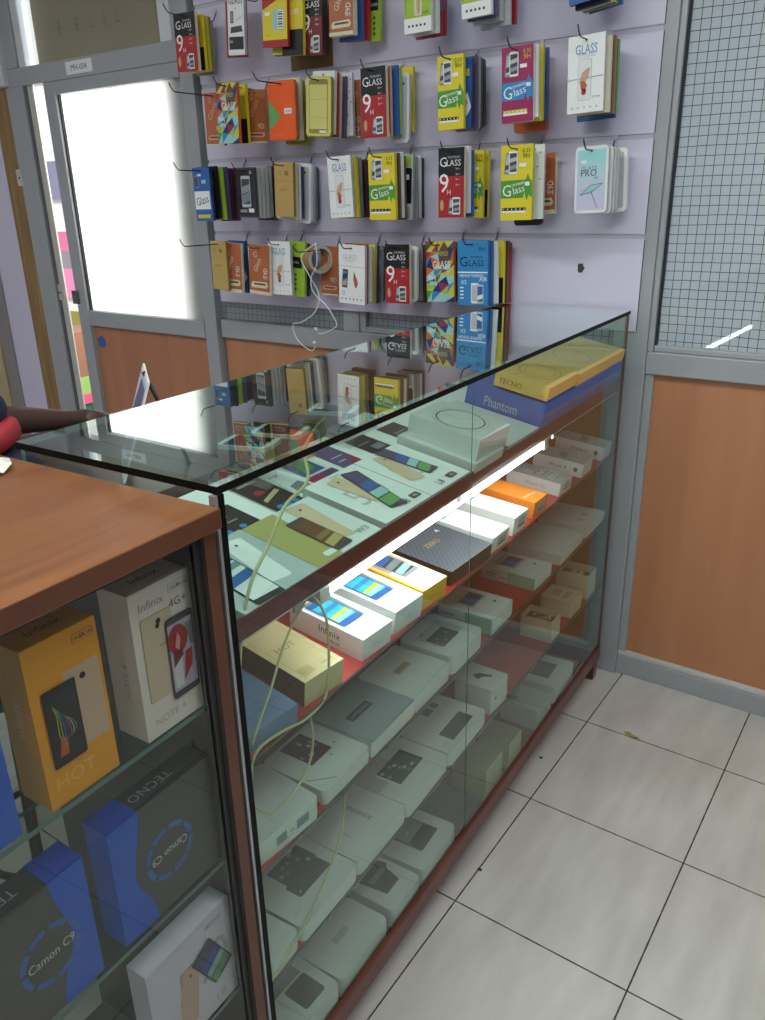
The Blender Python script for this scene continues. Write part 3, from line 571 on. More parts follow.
def d_orangebrown(f):
    f.rect(0, 0, 1, 1, 'rust'); f.text('Glass', .40, .66, .02, 'rose', 2, .06, 60); f.text('9D', .74, .32, .016, 'cream', 2); f.text('G', .3, .86, .016, 'rose', 2)
    f.poly([(.1, .14), (.2, .20), (.9, .20), (.95, .16), (.85, .11), (.15, .11)], 'rose', 2); f.rect(.2, .14, .8, .175, 'brown', 3); f.rect(0, 0, 1, .03, 'cream', 2)
def d_poly(f):
    f.rect(0, 0, 1, 1, 'dblue'); rnd = random.Random(5); cs = ['orange', 'gyellow', 'green', 'sky', 'purple', 'magenta', 'dblue', 'lime', 'rust', 'teal', 'red', 'blue']
    nx, ny = 4, 7; g = [[((i+(rnd.random()-.5)*.7*(0 < i < nx))/nx, (j+(rnd.random()-.5)*.7*(0 < j < ny))/ny) for j in range(ny+1)] for i in range(nx+1)]
    for i in range(nx):
        for j in range(ny):
            t = j/ny; lowc = ['green', 'lime', 'teal', 'sky', 'gyellow', 'dblue']; upc = ['orange', 'rust', 'purple', 'gyellow', 'magenta', 'brown']
            c = lambda: rnd.choice(lowc if rnd.random() > t else upc)
            f.poly([g[i][j], g[i+1][j], g[i+1][j+1]], c(), 2); f.poly([g[i][j], g[i+1][j+1], g[i][j+1]], c(), 2)
    f.text('GLASS', .56, .62, .022, 'white', 4, .06); f.text('TEMPERED', .5, .80, .012, 'gyellow', 4, .06); f.text('9H', .2, .40, .016, 'white', 4); f.rect(.1, .27, .38, .34, 'teal', 3)
def d_blueprem(f):
    f.rect(0, 0, 1, 1, 'sky'); f.text('9H', .80, .87, .014, 'ink', 2); f.text('G', .2, .68, .028, 'navy', 2); f.text('LASS', .62, .66, .018, 'navy', 2, .05); f.text('TEMPERED', .62, .75, .006, 'navy', 2, .05)
    f.rect(0, .505, 1, .525, 'white', 2); f.text('PREMIUM TEMPERED', .46, .46, .008, 'white', 2, .08); f.text('XS', .2, .36, .012, 'white', 2); f.text('AIR', .85, .41, .012, 'white', 2)
    f.phone(.58, .19, .026, .058, 0, 'white', 'lgrey', 2); f.phone(.76, .18, .022, .054, 0, 'lgrey', 'blue', 6, bands=[(.1, .5, 'white')])
    for k in range(4): f.rect(.08, .1+.055*k, .2, .12+.055*k, 'white', 2)
def d_whiteduo(f):
    f.rect(0, 0, 1, 1, 'white'); f.text('GLASS', .42, .80, .015, 'silver', 2, .055); f.text('TEMPERED', .42, .73, .006, 'lgrey', 2, .05); f.line([(0, .645), (1, .63)], .001, 'grey', 2)
    f.phone(.24, .43, .022, .058, -4, 'dgrey', 'steel', 2, bands=[(.0, .4, 'rose'), (.4, .9, 'dblue')]); f.poly([(.62, .3), (.68, .27), (.74, .36), (.68, .46), (.58, .52), (.56, .42)], 'rust', 2); f.poly([(.60, .46), (.58, .56), (.64, .5)], 'brown', 3)
    f.ring(.18, .18, .006, .006, .0015, 'ink', 2); icons(f, .08, 'ink', 6, .12, .86, .0026)
def d_pro(f):
    for k in range(10):
        t = k/9; c = mat('pro_%d' % k, (int(196-46*t+10*math.sin(3*t)), int(190+22*t), int(216-4*t)), .25); f.rect(.04, .03+.094*k, .96, .03+.094*(k+1), c, 1)
    f.rect(.14, .76, .34, .81, 'white', 2); f.text('GLASS', .42, .68, .011, 'steel', 2, .042); f.text('PRO', .42, .61, .016, 'dgrey', 2, .042); f.text('9H', .66, .53, .007, 'steel', 2)
    f.poly([(.1, .32), (.5, .44), (.9, .46), (.6, .36)], 'lilac', 2); f.poly([(.15, .27), (.5, .42), (.88, .44), (.5, .30)], 'teal', 3); f.line([(.15, .27), (.5, .42), (.88, .44), (.55, .32), (.15, .27)], .001, 'dgrey', 4); f.line([(.5, .34), (.72, .06)], .0015, 'purple', 3)
def d_phonecard(f):
    f.rect(0, 0, 1, 1, 'dgrey'); f.rect(.03, .03, .97, .97, 'ink', 2); f.phone(.5, .52, .042, .10, 0, 'lgrey', 'dgrey', 3, bands=[(.0, .5, 'steel'), (.4, .8, 'grey')]); f.rect(.6, .1, .9, .18, 'white', 3); f.rect(.12, .1, .5, .16, 'grey', 3); f.ring(.8, .9, .005, .005, .0015, 'white', 3)
def d_film(f):
    f.rect(0, 0, 1, 1, mat('film_yellow', (206, 200, 120), .2)); f.rr(.10, .03, .90, .97, .008, 'olive', 2); f.rr(.13, .11, .87, .88, .002, mat('film_yellow'), 3); f.rr(.38, .93, .62, .945, .001, 'olive', 3); f.rect(.55, .045, .85, .085, 'white', 3)
    f.line([(.1, .62), (.9, .63)], .0008, 'olive', 4); f.line([(.1, .32), (.9, .31)], .0008, 'olive', 4)
def d_orangegreen(f):
    f.rect(0, 0, 1, 1, mat('orange_case', (232, 92, 30), .35)); f.poly([(0, .16), (.45, .40), (0, .70)], 'fgreen', 2); f.rect(.60, .44, .88, .54, 'white', 3); f.text('GLASS', .74, .49, .006, 'ink', 4, .02); icons(f, .08, 'cream', 4, .12, .5, .0014)
def d_limewhite(f):
    f.rect(0, 0, 1, 1, 'lime'); f.rect(0, 0, 1, .25, 'white', 2); icons(f, .12, 'ink', 5, .18, .76, .0034, 3); f.rr(.38, .28, .66, .98, .005, 'cream', 2); f.ell(.54, .5, .006, .03, 'gold', 3); f.text('GLASS', .78, .32, .006, 'ink', 3, .02); f.rect(.05, .3, .08, .9, 'green', 2)
def d_limedots(f):
    f.rect(0, 0, 1, 1, 'lime'); f.rect(.1, .52, .85, .72, 'black', 2); f.text('GLASS', .48, .62, .007, 'white', 3, .03)
    for k in range(4): f.ell(.5, .40-.09*k, .0045, .0045, 'dgreen', 2, 12)
    f.text('9H', .5, .84, .014, 'green', 2)
def d_yellowred(f):
    f.rect(0, 0, 1, 1, 'yellow'); f.poly([(0, .62), (1, .86), (1, 1), (0, 1)], 'red', 2); f.rect(0, 0, 1, .12, 'red', 2); f.text('GLASS', .28, .86, .012, 'white', 3, .04, 8); f.rect(.42, .28, .86, .62, 'teal', 2); f.rect(.62, .3, .84, .6, 'white', 3)
    for k in range(7): f.rect(.64, .32+.04*k, .82, .335+.04*k+(k % 2)*.01, 'ink', 4)
    f.rect(.1, .52, .3, .58, 'white', 2); icons(f, .2, 'olive', 3, .12, .3, .002)
def d_whiteblack(f):
    f.rect(0, 0, 1, 1, 'white'); f.text('GLASS', .5, .88, .018, 'ink', 2, .06); f.text('9H', .5, .76, .006, 'grey', 2); f.rect(.06, .09, .95, .30, 'ink', 2); f.rect(.1, .2, .3, .24, 'grey', 3); f.poly([(.15, .36), (.9, .38), (.85, .48), (.2, .46)], 'dgrey', 2); f.phone(.26, .62, .014, .034, 0, 'dgrey', 'grey', 2); f.line([(.5, .56), (.95, .64)], .001, 'ink', 2)
def d_bluewhite(f):
    f.rect(0, 0, 1, 1, 'blue'); f.poly([(0, .3), (.3, .5), (.5, .38), (.8, .52), (1, .3), (.8, .18), (.2, .2)], 'white', 2); f.rect(.3, .75, .9, .85, 'gyellow', 2); f.text('Glass', .5, .35, .014, 'blue', 3, .05, 20)
def d_bluewhite2(f):
    f.rect(0, 0, 1, 1, 'blue'); f.rect(.02, .22, .92, .56, 'white', 2); f.text('Glass', .46, .39, .026, 'ink', 3, .06, 12); f.rect(.1, .05, .85, .12, 'gyellow', 2); f.phone(.2, .74, .02, .04, 10, 'steel', 'dgrey', 2); f.rect(.5, .70, .75, .77, 'teal', 2); f.rect(.3, .84, .5, .88, 'white', 2)
def d_limeblack(f):
    f.rect(0, 0, 1, 1, 'lgrey'); f.rect(.1, .82, .9, .98, 'lime', 2); f.rr(.12, .25, .95, .80, .006, 'black', 2); f.rect(.3, .62, .8, .70, 'white', 3); f.rect(.1, .02, .9, .2, 'grey', 2)
def d_dots(f):
    f.rect(0, 0, 1, 1, 'paper'); rnd = random.Random(2)
    for k in range(12): f.ell(.1+.8*rnd.random(), .06+.88*rnd.random(), .0022, .002, 'ink', 2, 8)
def d_gold(f):
    f.rect(0, 0, 1, 1, mat('gold_foil', (208, 176, 108), .28, .55)); f.text('G', .3, .8, .012, 'dgold', 2); f.line([(.0, .66), (1, .66)], .0008, 'dgold', 2); f.rect(.55, .76, .75, .84, 'dgold', 2); f.text('GLASS', .45, .5, .008, 'dgold', 2, .04)
def d_two(a, c):
    def g(f): f.rect(0, 0, 1, .42, c, 1); f.rect(0, .42, 1, 1, a, 1); f.text('GLASS', .5, .7, .014, 'white', 2, .05)
    return g
def d_case(f):
    f.rr(.08, .04, .92, .96, .007, 'lgrey', 2); f.ell(.7, .86, .004, .004, 'dgrey', 3); f.ell(.55, .34, .003, .003, 'gold', 3)
def d_plain(f):
    f.text('GLASS', .5, .7, .014, 'lgrey', 2, .055)
CLEAR = film_mat('clear_sleeve', (206, 208, 210), .55, .12)
# design: (artwork, card colour, edge colour, short description, rounded)
DES = dict(
 nineh=(d_nineh, 'red', 'cream', 'black-and-red 9H glass pack', 0), ninehdark=(lambda f: d_nineh(f, True), 'dred', 'maroon', 'dark red 9H pack', 0),
 yellowgreen=(d_yg, 'yellow', 'gyellow', 'yellow-and-green glass pack', 0), pinkblue=(lambda f: d_yg(f, 'magenta', 'sky', 'gyellow'), 'magenta', 'paper', 'magenta-and-blue glass pack', 0),
 whiterose=(d_rose, 'white', 'lgrey', 'white glass pack', 0), orange9d=(d_orange9d, 'rust', 'cream', 'orange 9D glass pack', 0), orangebrown=(d_orangebrown, 'rust', 'rose', 'sleeved orange glass pack', 0),
 poly=(d_poly, 'dblue', 'orange', 'multicoloured faceted glass pack', 0), bluepremium=(d_blueprem, 'sky', 'blue', 'bright blue premium pack', 0), whiteduo=(d_whiteduo, 'white', 'lgrey', 'white two-phone glass pack', 0),
 pro=(d_pro, 'paper', 'lgrey', 'pale teal PRO pack', 1), blackphone=(d_phonecard, 'ink', 'dgrey', 'dark phone-picture pack', 0), film=(d_film, 'gyellow', 'olive', 'yellow phone-shaped film', 1),
 orangegreen=(d_orangegreen, 'orange', 'rust', 'rounded orange-green pack', 1), limewhite=(d_limewhite, 'lime', 'white', 'lime-and-white pack', 0), limedots=(d_limedots, 'lime', 'lime', 'lime dotted pack', 0), yellowred=(d_yellowred, 'yellow', 'red', 'yellow-and-red barcode pack', 0),
 glasswhiteblack=(d_whiteblack, 'white', 'lgrey', 'narrow white-and-black pack', 0), bluewhite=(d_bluewhite, 'blue', 'dblue', 'blue white-splash pack', 0), bluewhite2=(d_bluewhite2, 'blue', 'dblue', 'blue pack with white band', 0),
 limeblack=(d_limeblack, 'lgrey', 'grey', 'lime-topped black pack', 0), whitedots=(d_dots, 'paper', 'lgrey', 'white dotted pack', 0), gold=(d_gold, 'gold', 'dgold', 'plain gold pack', 0),
 bluestack=(d_plain, 'blue', 'dblue', 'dark blue pack', 0), clearcase=(d_case, 'paper', 'silver', 'clear rounded case pack', 1), clearcase2=(d_case, 'white', 'paper', 'white rounded case pack', 1), greycase=(d_case, 'grey', 'dgrey', 'grey rounded case pack', 1), darkcase=(d_case, 'dgrey', 'ink', 'dark rounded case pack', 1),
 blackcase=(d_plain, 'black', 'black', 'black rounded case pack', 1), orangecase=(d_plain, 'orange', 'rust', 'orange rounded case pack', 1), clear=(d_case, 'silver', 'silver', 'clear sleeved pack', 0),
 yellowblk=(d_two('yellow', 'black'), 'yellow', 'yellow', 'yellow-and-black pack', 0), yellow2=(d_plain, 'yellow', 'gyellow', 'yellow pack', 0), olive=(d_plain, 'olive', 'olive', 'olive pack', 0), grey=(d_plain, 'grey', 'grey', 'grey pack', 0), red=(d_plain, 'red', 'red', 'red pack', 0),
 blueyellow=(d_two('sky', 'gyellow'), 'sky', 'sky', 'blue-and-yellow pack', 0), darkblue=(d_plain, 'navy', 'dblue', 'navy pack', 0), white=(d_plain, 'paper', 'paper', 'white-edged pack', 0), maroon=(d_plain, 'maroon', 'maroon', 'maroon pack', 0), cream=(d_plain, 'cream', 'cream', 'cream pack', 0),
 blue=(d_plain, 'blue', 'blue', 'blue-edged pack', 0), bluered=(d_two('sky', 'red'), 'sky', 'red', 'blue-and-red pack', 0), purple=(d_plain, 'purple', 'purple', 'purple pack', 0), whitegreen=(d_two('paper', 'lime'), 'paper', 'lime', 'white-and-green pack', 0), brown=(d_plain, 'brown', 'brown', 'brown pack', 0),
 redorange=(d_two('brown', 'orange'), 'orange', 'rust', 'orange-red pack', 0), green=(d_plain, 'green', 'fgreen', 'green pack', 0), black=(d_plain, 'black', 'black', 'black-edged pack', 0), yellowgreen_=(d_plain, 'lime', 'lime', 'lime pack', 0), darkpurple=(d_plain, 'dpurple', 'dpurple', 'dark purple pack', 0),
 yellowwhite=(d_two('gyellow', 'paper'), 'paper', 'paper', 'yellow-and-white pack', 0), goldstrip=(d_plain, 'gyellow', 'gold', 'golden-edged pack', 0))
HOOKLEN = {('second', 0): .36, ('second', 1): .26, ('bottom', 0): .33, ('third', 0): .33, ('top', 0): .23, ('bottom', 2): .24}
cnt = {}
for row, L in PACKS:
    hi = cnt.get(row, 0); cnt[row] = hi+1
    nrow = sum(1 for r, _ in PACKS if r == row)
    hpos = 'leftmost hook' if hi == 0 else 'rightmost hook' if hi == nrow-1 else '%s hook from left' % ORD[hi]
    x0, zt0, w0, h0, d0, roll0 = L[0][1:] if L[0][0] not in ('yellowblk',) else L[1][1:]
    order = sorted(range(len(L)), key=lambda i: -L[i][5])
    hooks = [(x0, zt0, max(l[5] for l in L))]
    for rank, i in enumerate(order):
        n, x, zt, w, h, dd, roll = L[i]
        dn = L[order[rank+1]][5] if rank+1 < len(order) else .0
        front = n in ('nineh', 'ninehdark', 'poly', 'pro', 'film') or w != .086
        th = max(.003, min(.012, (dd-dn)*.62))
        if not front: roll = roll0+random.uniform(-.9, .9); h = max(h, h0*.93); zt = max(zt, zt0-.012)
        art, base, edge, desc, rnd = DES[n]
        b = MB()
        mb_, me_ = P(base), P(edge)
        if rnd: b.prism(rrect(-w/2, w/2, -h, 0, .011), 0, th, mb_, me_, tf=lambda X, Z, T: (X, th-T, Z))
        else: b.box(-w/2, w/2, 0, th, -h, 0, me_, mm=dict(front=mb_, back=mb_))
        f = Face(b, (-w/2, 0, -h), (1, 0, 0), (0, 0, 1), w, h)
        if rnd:
            g = Face(b, (-w/2+.003, 0, -h+.003), (1, 0, 0), (0, 0, 1), w-.006, h-.006); art(g)
        else: art(f)
        f.ell(.5, 1-.011/h, .003, .003, 'ink', 8, 10)
        place = 'foremost' if rank == 0 else '%s from the front' % ORD[rank]
        tag(b.build('screen_protector_pack', None, (x, -.02-dd, zt), (0, math.radians(-roll), 0)), '%s %s on the %s, %s row' % (desc, place, hpos, row), 'pack', 'screen protector packs on the slatwall')
        if front and all(abs(x-q[0]) > .06 for q in hooks): hooks.append((x, zt, dd))
    for k, (x, zt, dd) in enumerate(hooks):
        ln = HOOKLEN.get((row, hi), dd+.055) if k == 0 else dd+.05
        zz = zt-.010; zg = zt+.022
        b = MB(); b.tube(smooth_path([(x, -.021, zg), (x, -.03, zz+.012), (x, -.05, zz), (x, -ln*.6, zz), (x, -ln+.01, zz), (x, -ln-.012, zz+.005), (x, -ln-.026, zz+.024)], 3), .0019, M_steel, 6)
        b.box(x-.006, x+.006, -.024, -.0205, zg-.004, zg+.008, M_lavd)
        tag(b.build('display_hook'), 'wire display %s of the %s row, %s%s' % ('hook' if k == 0 else 'prong', row, '' if k == 0 else '%sside ' % ('right ' if x > hooks[0][0] else 'left '), hpos if k == 0 else 'of the '+hpos), 'hook', 'wire hooks on the slatwall')
# roll of clear tape hanging on the bottom row
b = MB(); ro, ri, wd = .046, .036, .045; n = 28
for k in range(n):
    a, c = 2*PI*k/n, 2*PI*(k+1)/n
    q = lambda r, t, y: (r*math.cos(t), y, r*math.sin(t))
    b.face([q(ro, a, 0), q(ro, c, 0), q(ro, c, wd), q(ro, a, wd)], mat('tape_brown', (168, 128, 92), .15), True)
    b.face([q(ri, c, 0), q(ri, a, 0), q(ri, a, wd), q(ri, c, wd)], mat('tape_core', (190, 170, 140), .6), True)
    b.face([q(ro, c, 0), q(ro, a, 0), q(ri, a, 0), q(ri, c, 0)], mat('tape_side', (186, 178, 168), .2)); b.face([q(ro, a, wd), q(ro, c, wd), q(ri, c, wd), q(ri, a, wd)], mat('tape_side'))
tag(b.build('tape_roll', None, (-1.118, -.12, 1.312), (0, 0, 1.15)), 'roll of brown packing tape hung on the bottom row beside white earphones', 'tape')
# white earphones hanging in a loop
ep = thing('earphones', 'white wired earphones hanging in loops from the bottom row of packs', 'earphones', (-1.1, -.18, 1.36))
A = [(-1.094, 1.368), (-1.154, 1.325), (-1.123, 1.265), (-1.084, 1.201), (-1.109, 1.143), (-1.17, 1.107), (-1.207, 1.099), (-1.205, 1.07), (-1.188, 1.042), (-1.15, 1.018), (-1.127, 1.012), (-1.112, 1.03)]
B_ = [(-1.10, 1.367), (-1.086, 1.308), (-1.115, 1.255), (-1.108, 1.21), (-1.055, 1.169), (-1.015, 1.115), (-1.03, 1.095), (-1.07, 1.078), (-1.096, 1.074)]
b = MB()
for q in (A, B_): b.tube(smooth_path([(x+1.1, 0 if i else .012, z-1.36) for i, (x, z) in enumerate(q)], 5), .0016, M_whitepl, 6)
b.build('cable', ep)
for x, z in ((-1.112, 1.036), (-1.102, 1.084)):
    b = MB(); b.tube([(x+1.1, 0, z-1.36-.012), (x+1.1, 0, z-1.36), (x+1.1, -.004, z-1.36+.006), (x+1.1, -.009, z-1.36+.008)], [.0026, .003, .0065, .004], M_whitepl, 8); b.build('earbud', ep)

# ------------------------------------------------------------------ goods in the glass case
def place(u, w, shelf, yaw=0, lift=0):
    z0, ang = SHELF[shelf]; t = math.radians(ang)
    p = CF(u, w*math.cos(t), z0 + w*math.sin(t)) + (Vector((0, 0, math.cos(t))) - WV*math.sin(t))*lift
    return p, Matrix.Rotation(TH+math.radians(yaw), 4, 'Z') @ Matrix.Rotation(t, 4, 'X')
G2 = {2: 'phone boxes on the red second shelf', 1: 'boxes on the upper shelf of the glass case', 3: 'boxes on the third shelf of the glass case', 4: 'boxes on the fourth shelf of the glass case', 5: 'boxes on the bottom board of the glass case'}
def phone_box(key, label, u, w, shelf, yaw, L, D, H, top, side=None, art=None, front=None, near=None, rnd=0, lift=0, seam=.2, near_c=None, cat='box', name='phone_box', traycol=None):
    p, R = place(u, w, shelf, yaw, lift)
    t = thing(name, label, cat, p, R.to_euler(), G2[shelf])
    mt = top if not isinstance(top, str) else P(top); ms = (side if not isinstance(side, str) else P(side)) if side else mt
    zb = H*seam
    b = MB()
    if rnd: b.prism(rrect(-L/2, L/2, 0, D, rnd), zb, H, mt, ms, smooth=False)
    else: b.box(-L/2, L/2, 0, D, zb, H, ms, mm=dict(top=mt, left=(P(near_c) if near_c else ms)))
    F_t = Face(b, (-L/2, 0, H), (1, 0, 0), (0, 1, 0), L, D)
    if art: art(F_t)
    if front: front(Face(b, (-L/2, 0, 0), (1, 0, 0), (0, 0, 1), L, H))
    if near: near(Face(b, (-L/2, D, 0), (0, -1, 0), (0, 0, 1), D, H))
    b.build('lid', t)
    b = MB(); e = .0007; mtr = P(traycol) if traycol else ms
    if rnd: b.prism(rrect(-L/2+e, L/2-e, e, D-e, rnd), 0, zb-.0004, mtr)
    else: b.box(-L/2+e, L/2-e, e, D-e, 0, zb-.0004, mtr, mm=dict(left=(P(near_c) if near_c else mtr)))
    b.build('tray', t)
    return t
RAIN = [(0, .3, 'fgreen'), (.25, .5, 'teal'), (.45, .75, 'blue'), (.7, 1, 'purple')]
def art_a(f):
    f.phone(.70, .52, .040, .122, -10, 'white', None, 2, r=.006); f.phone(.36, .36, .055, .115, -4, 'ink', 'paper', 5, bands=[(.0, .4, 'white'), (.4, .7, 'blue'), (.75, .95, 'steel')])
def art_w3(f):
    f.poly([(0, 0), (.36, 0), (.44, 1), (0, 1)], mat('olive_gold', (172, 164, 104), .4), 1); f.phone(.66, .56, .044, .122, -8, mat('champagne', (214, 186, 156), .4), None, 3); f.phone(.47, .40, .042, .104, 0, 'dgrey', 'brown', 6, bands=[(0, .3, 'gold'), (.3, .5, 'dgold'), (.6, .8, 'brown')])
    f.text('W3', .84, .14, .014, 'grey', 3); f.rr(.20, .06, .36, .14, .004, 'white', 3); f.text('TECNO', .62, .95, .005, 'grey', 3)
def art_l8(f):
    f.text('5.0', .48, .50, .056, 'lgrey', 1); f.phone(.44, .62, .040, .10, 8, mat('champagne', (214, 186, 156), .4), None, 3); f.phone(.60, .50, .042, .142, -16, 'dgrey', 'purple', 5, bands=RAIN, top=.04); f.text('L8', .62, .12, .015, 'ink', 3); f.rr(.76, .08, .94, .17, .004, 'dgrey', 3); f.text('4G', .85, .125, .007, 'white', 4); f.text('TECNO', .5, .94, .006, 'grey', 3)
def art_l8b(f):
    f.text('5.0', .46, .50, .056, 'lgrey', 1); f.phone(.34, .60, .040, .108, -14, mat('champagne', (214, 186, 156), .4), None, 3); f.phone(.60, .64, .040, .122, 5, 'dgrey', 'purple', 5, bands=RAIN, top=.04); f.text('L8', .40, .10, .015, 'ink', 3); f.rr(.60, .06, .80, .15, .004, 'dgrey', 3); f.text('4G', .70, .105, .007, 'white', 4); f.text('TECNO', .5, .94, .006, 'grey', 3)
M_silv = mat('silver_card', (208, 211, 209), .3, .15, noise=.04, nscale=20)
M_goldc = mat('gold_card', (240, 194, 108), .38, .25, noise=.05)
M_bluec = mat('blue_card', (56, 98, 178), .35, noise=.05)
def art_silver(f):
    f.ring(.5, .5, .052, .052, .003, 'dgrey', 1); f.ring(.5, .5, .060, .060, .001, 'grey', 1); f.line([(.5, .5), (.5, .72)], .0015, 'grey', 1); f.line([(.5, .5), (.66, .44)], .0015, 'grey', 1)
def art_goldbox(f): f.ring(.55, .5, .062, .05, .0018, 'dgold', 1, 40); f.ring(.56, .5, .046, .036, .0014, 'dgold', 1, 40); f.text('TECNO', .18, .72, .007, 'dgold', 1)
phone_box('S1a', 'flat grey-white phone box on the upper shelf, nearest the wooden counter', 1.534, .014, 1, 0, .162, .155, .040, mat('pale_grey_card', (178, 184, 186), .4), 'paper', art_a)
phone_box('W3', 'W3 phone box with olive stripe and gold phone picture on the upper shelf', 1.367, .014, 1, 0, .170, .152, .040, 'paper', 'paper', art_w3)
phone_box('L8', 'white L8 phone box on the upper shelf, beside the W3 box', 1.193, .014, 1, 0, .152, .172, .044, 'white', 'lgrey', art_l8)
phone_box('L8', 'white L8 phone box on the upper shelf, beside the silver boxes', 1.039, .014, 1, 0, .152, .172, .044, 'white', 'lgrey', art_l8b)
phone_box('silvB', 'silver box underneath another silver box on the upper shelf', .880, .012, 1, 0, .132, .182, .054, M_silv, M_silv, None, seam=.3)
phone_box('silvT', 'silver box with circle emblem, on top of another silver box', .868, .016, 1, -2, .132, .165, .046, M_silv, M_silv, art_silver, lift=.0545, seam=.3)
phone_box('blueA', 'low silver box between the stacked silver boxes and long blue box', .700, .014, 1, 0, .170, .215, .046, M_silv, mat('blue_reflection_side', (150, 160, 178), .35), None)  # blue reflection is put into the colour of the silver sides
phone_box('blueB', 'long deep blue Phantom box carrying two gold boxes at the far upper shelf', .315, .014, 1, 0, .575, .20, .098, M_bluec, M_bluec, None, near=lambda f: f.text('Phantom', .46, .64, .024, 'lgrey', 1, .085))
phone_box('gold1', 'gold box with curved line emblem on the long blue box, nearer one', .505, .016, 1, 0, .192, .135, .031, M_goldc, M_goldc, art_goldbox, near=lambda f: f.text('TECNO', .3, .5, .012, 'brown', 1), lift=.1045)
phone_box('gold2', 'gold box on the long blue box, touching the back wall end', .215, .016, 1, 0, .380, .150, .031, M_goldc, M_goldc, lambda f: (f.ring(.4, .5, .06, .05, .0018, 'dgold', 1), f.ring(.7, .5, .05, .05, .0014, 'dgold', 1)), lift=.0985)
# second shelf
def scr(f, cx=.42, cy=.56, extra=None):
    f.phone(cx+.06, cy+.03, .058, .095, -3, 'steel', None, 2, r=.002); f.phone(cx, cy, .052, .090, 0, 'blue', 'cyan', 4, r=.002, bands=[(0, .25, 'teal'), (.2, .4, 'gyellow'), (.55, .8, 'sky')], top=.16)
def art_inf(f):
    scr(f); f.text('HOT', .45, .92, .008, 'grey', 2); f.ell(.16, .86, .0016, .0016, 'ink', 2, 8); f.text('note', .72, .12, .005, 'lgrey', 2)
def side_inf(f): f.text('Infinix', .56, .62, .014, 'ink', 1); f.text('Infinix', .62, .28, .008, 'ink', 1)
def art_gold(f): f.text('HOT', .5, .52, .014, 'dgold', 1); f.line([(.12, .02), (.12, .98)], .0006, 'dgold', 1); f.line([(.88, .02), (.88, .98)], .0006, 'dgold', 1); f.rect(.12, .06, .42, .18, 'gold', 1); f.text('INFINIX', .75, .10, .005, 'dgold', 1)
M_goldlid = mat('gold_lid', (206, 190, 142), .38, .2, noise=.04, nscale=60)
def fr_txt(t, c='grey', h=.009): return lambda f: f.text(t, .5, .45, h, c, 1)
def fr_label(f): f.rect(.3, .2, .86, .82, 'lgrey', 1); f.text('IMEI 3598', .58, .62, .005, 'ink', 2, .03); f.rect(.34, .3, .8, .42, 'dgrey', 2)
phone_box('blue2', 'slate blue box on the second shelf, nearest the wooden counter', 1.572, .014, 2, -6, .100, .165, .034, mat('slate_blue_card', (86, 112, 146), .4), None, lambda f: f.ring(.12, .5, .006, .006, .002, 'paper', 1))
phone_box('gold', 'gold-lidded phone box with dark sides on the second shelf', 1.446, .016, 2, -7, .088, .170, .047, M_goldlid, M_goldlid, art_gold, near_c='brown', near=None)
phone_box('inf1', 'white Infinix box with cyan phone screen, beside the gold-lidded box', 1.295, .014, 2, -4, .083, .165, .044, 'white', 'paper', art_inf, fr_txt('Infinix', 'lgrey'), side_inf)
def art_inf2(f): scr(f, .40, .60); f.text('HOT 2', .78, .16, .006, 'grey', 2, None, 60)
phone_box('inf2', 'white phone box with cyan phone screen, touching the yellow-edged box', 1.190, .014, 2, -4, .087, .158, .047, 'white', 'paper', art_inf2, fr_txt('Infinix', 'lgrey'), lambda f: f.text('smartphone', .3, .6, .005, 'lgrey', 1))
def art_yel(f): f.rect(0, 0, .07, 1, mat('amber_side', (236, 182, 40), .42), 1); f.rect(.1, .55, .9, .97, 'rose', 1); f.phone(.52, .68, .05, .098, 3, 'grey', 'dgrey', 3, r=.002, bands=[(0, .3, 'teal'), (.3, .6, 'steel'), (.6, .9, 'blue')]); f.ell(.76, .44, .0016, .0016, 'ink', 2, 8)
phone_box('yel', 'white-topped phone box with yellow sides on the second shelf', 1.094, .014, 2, -5, .082, .155, .044, mat('warm_white_card', (250, 236, 206), .4), mat('amber_side', (236, 182, 40), .42), art_yel, fr_txt('Infinix', 'olive'))
M_zero = mat('black_weave', (60, 70, 82), .3, coat=.4)
def art_zero(f):
    for i in range(26):
        for j in range(24):
            if (i+j) % 2: f.rect(i/26+.004, j/24+.006, (i+.8)/26, (j+.55)/24, mat('weave_hi', (128, 138, 150), .25), 1)
    f.text('ZERO', .46, .58, .014, mat('zero_gold', (214, 178, 84), .3, .4), 3); f.poly([(.76, .72), (.82, .78), (.84, .70)], 'white', 3)
phone_box('zero', 'square black ZERO box with woven pattern on the second shelf', .932, .014, 2, -3, .168, .165, .034, M_zero, 'black', art_zero)
phone_box('wh1', 'plain white phone box right behind the black ZERO box', .792, .014, 2, -1, .084, .158, .038, 'white', 'white', lambda f: (f.rect(.14, .84, .4, .92, 'steel', 1), f.text('SAMSUNG', .6, .86, .004, 'grey', 1)), fr_label)
phone_box('wh2', 'white phone box with round blue logo, left of the orange box', .683, .014, 2, -1, .076, .148, .045, 'white', 'white', lambda f: (f.ell(.5, .9, .011, .007, 'blue', 1), f.text('itel', .5, .9, .006, 'white', 2)), fr_label)
M_or = mat('orange_card', (240, 138, 44), .4)
phone_box('orange', 'orange phone box with white lettering on the second shelf', .564, .014, 2, -1, .077, .150, .043, M_or, M_or, lambda f: (f.text('Galaxy', .34, .22, .011, 'white', 1, .05), f.text('Young', .66, .20, .011, 'white', 1, .045)), fr_label)
def iphtop(f): f.phone(.5, .55, .052, .10, 0, 'silver', 'lgrey', 1, r=.008, bands=[(.2, .6, 'grey')])
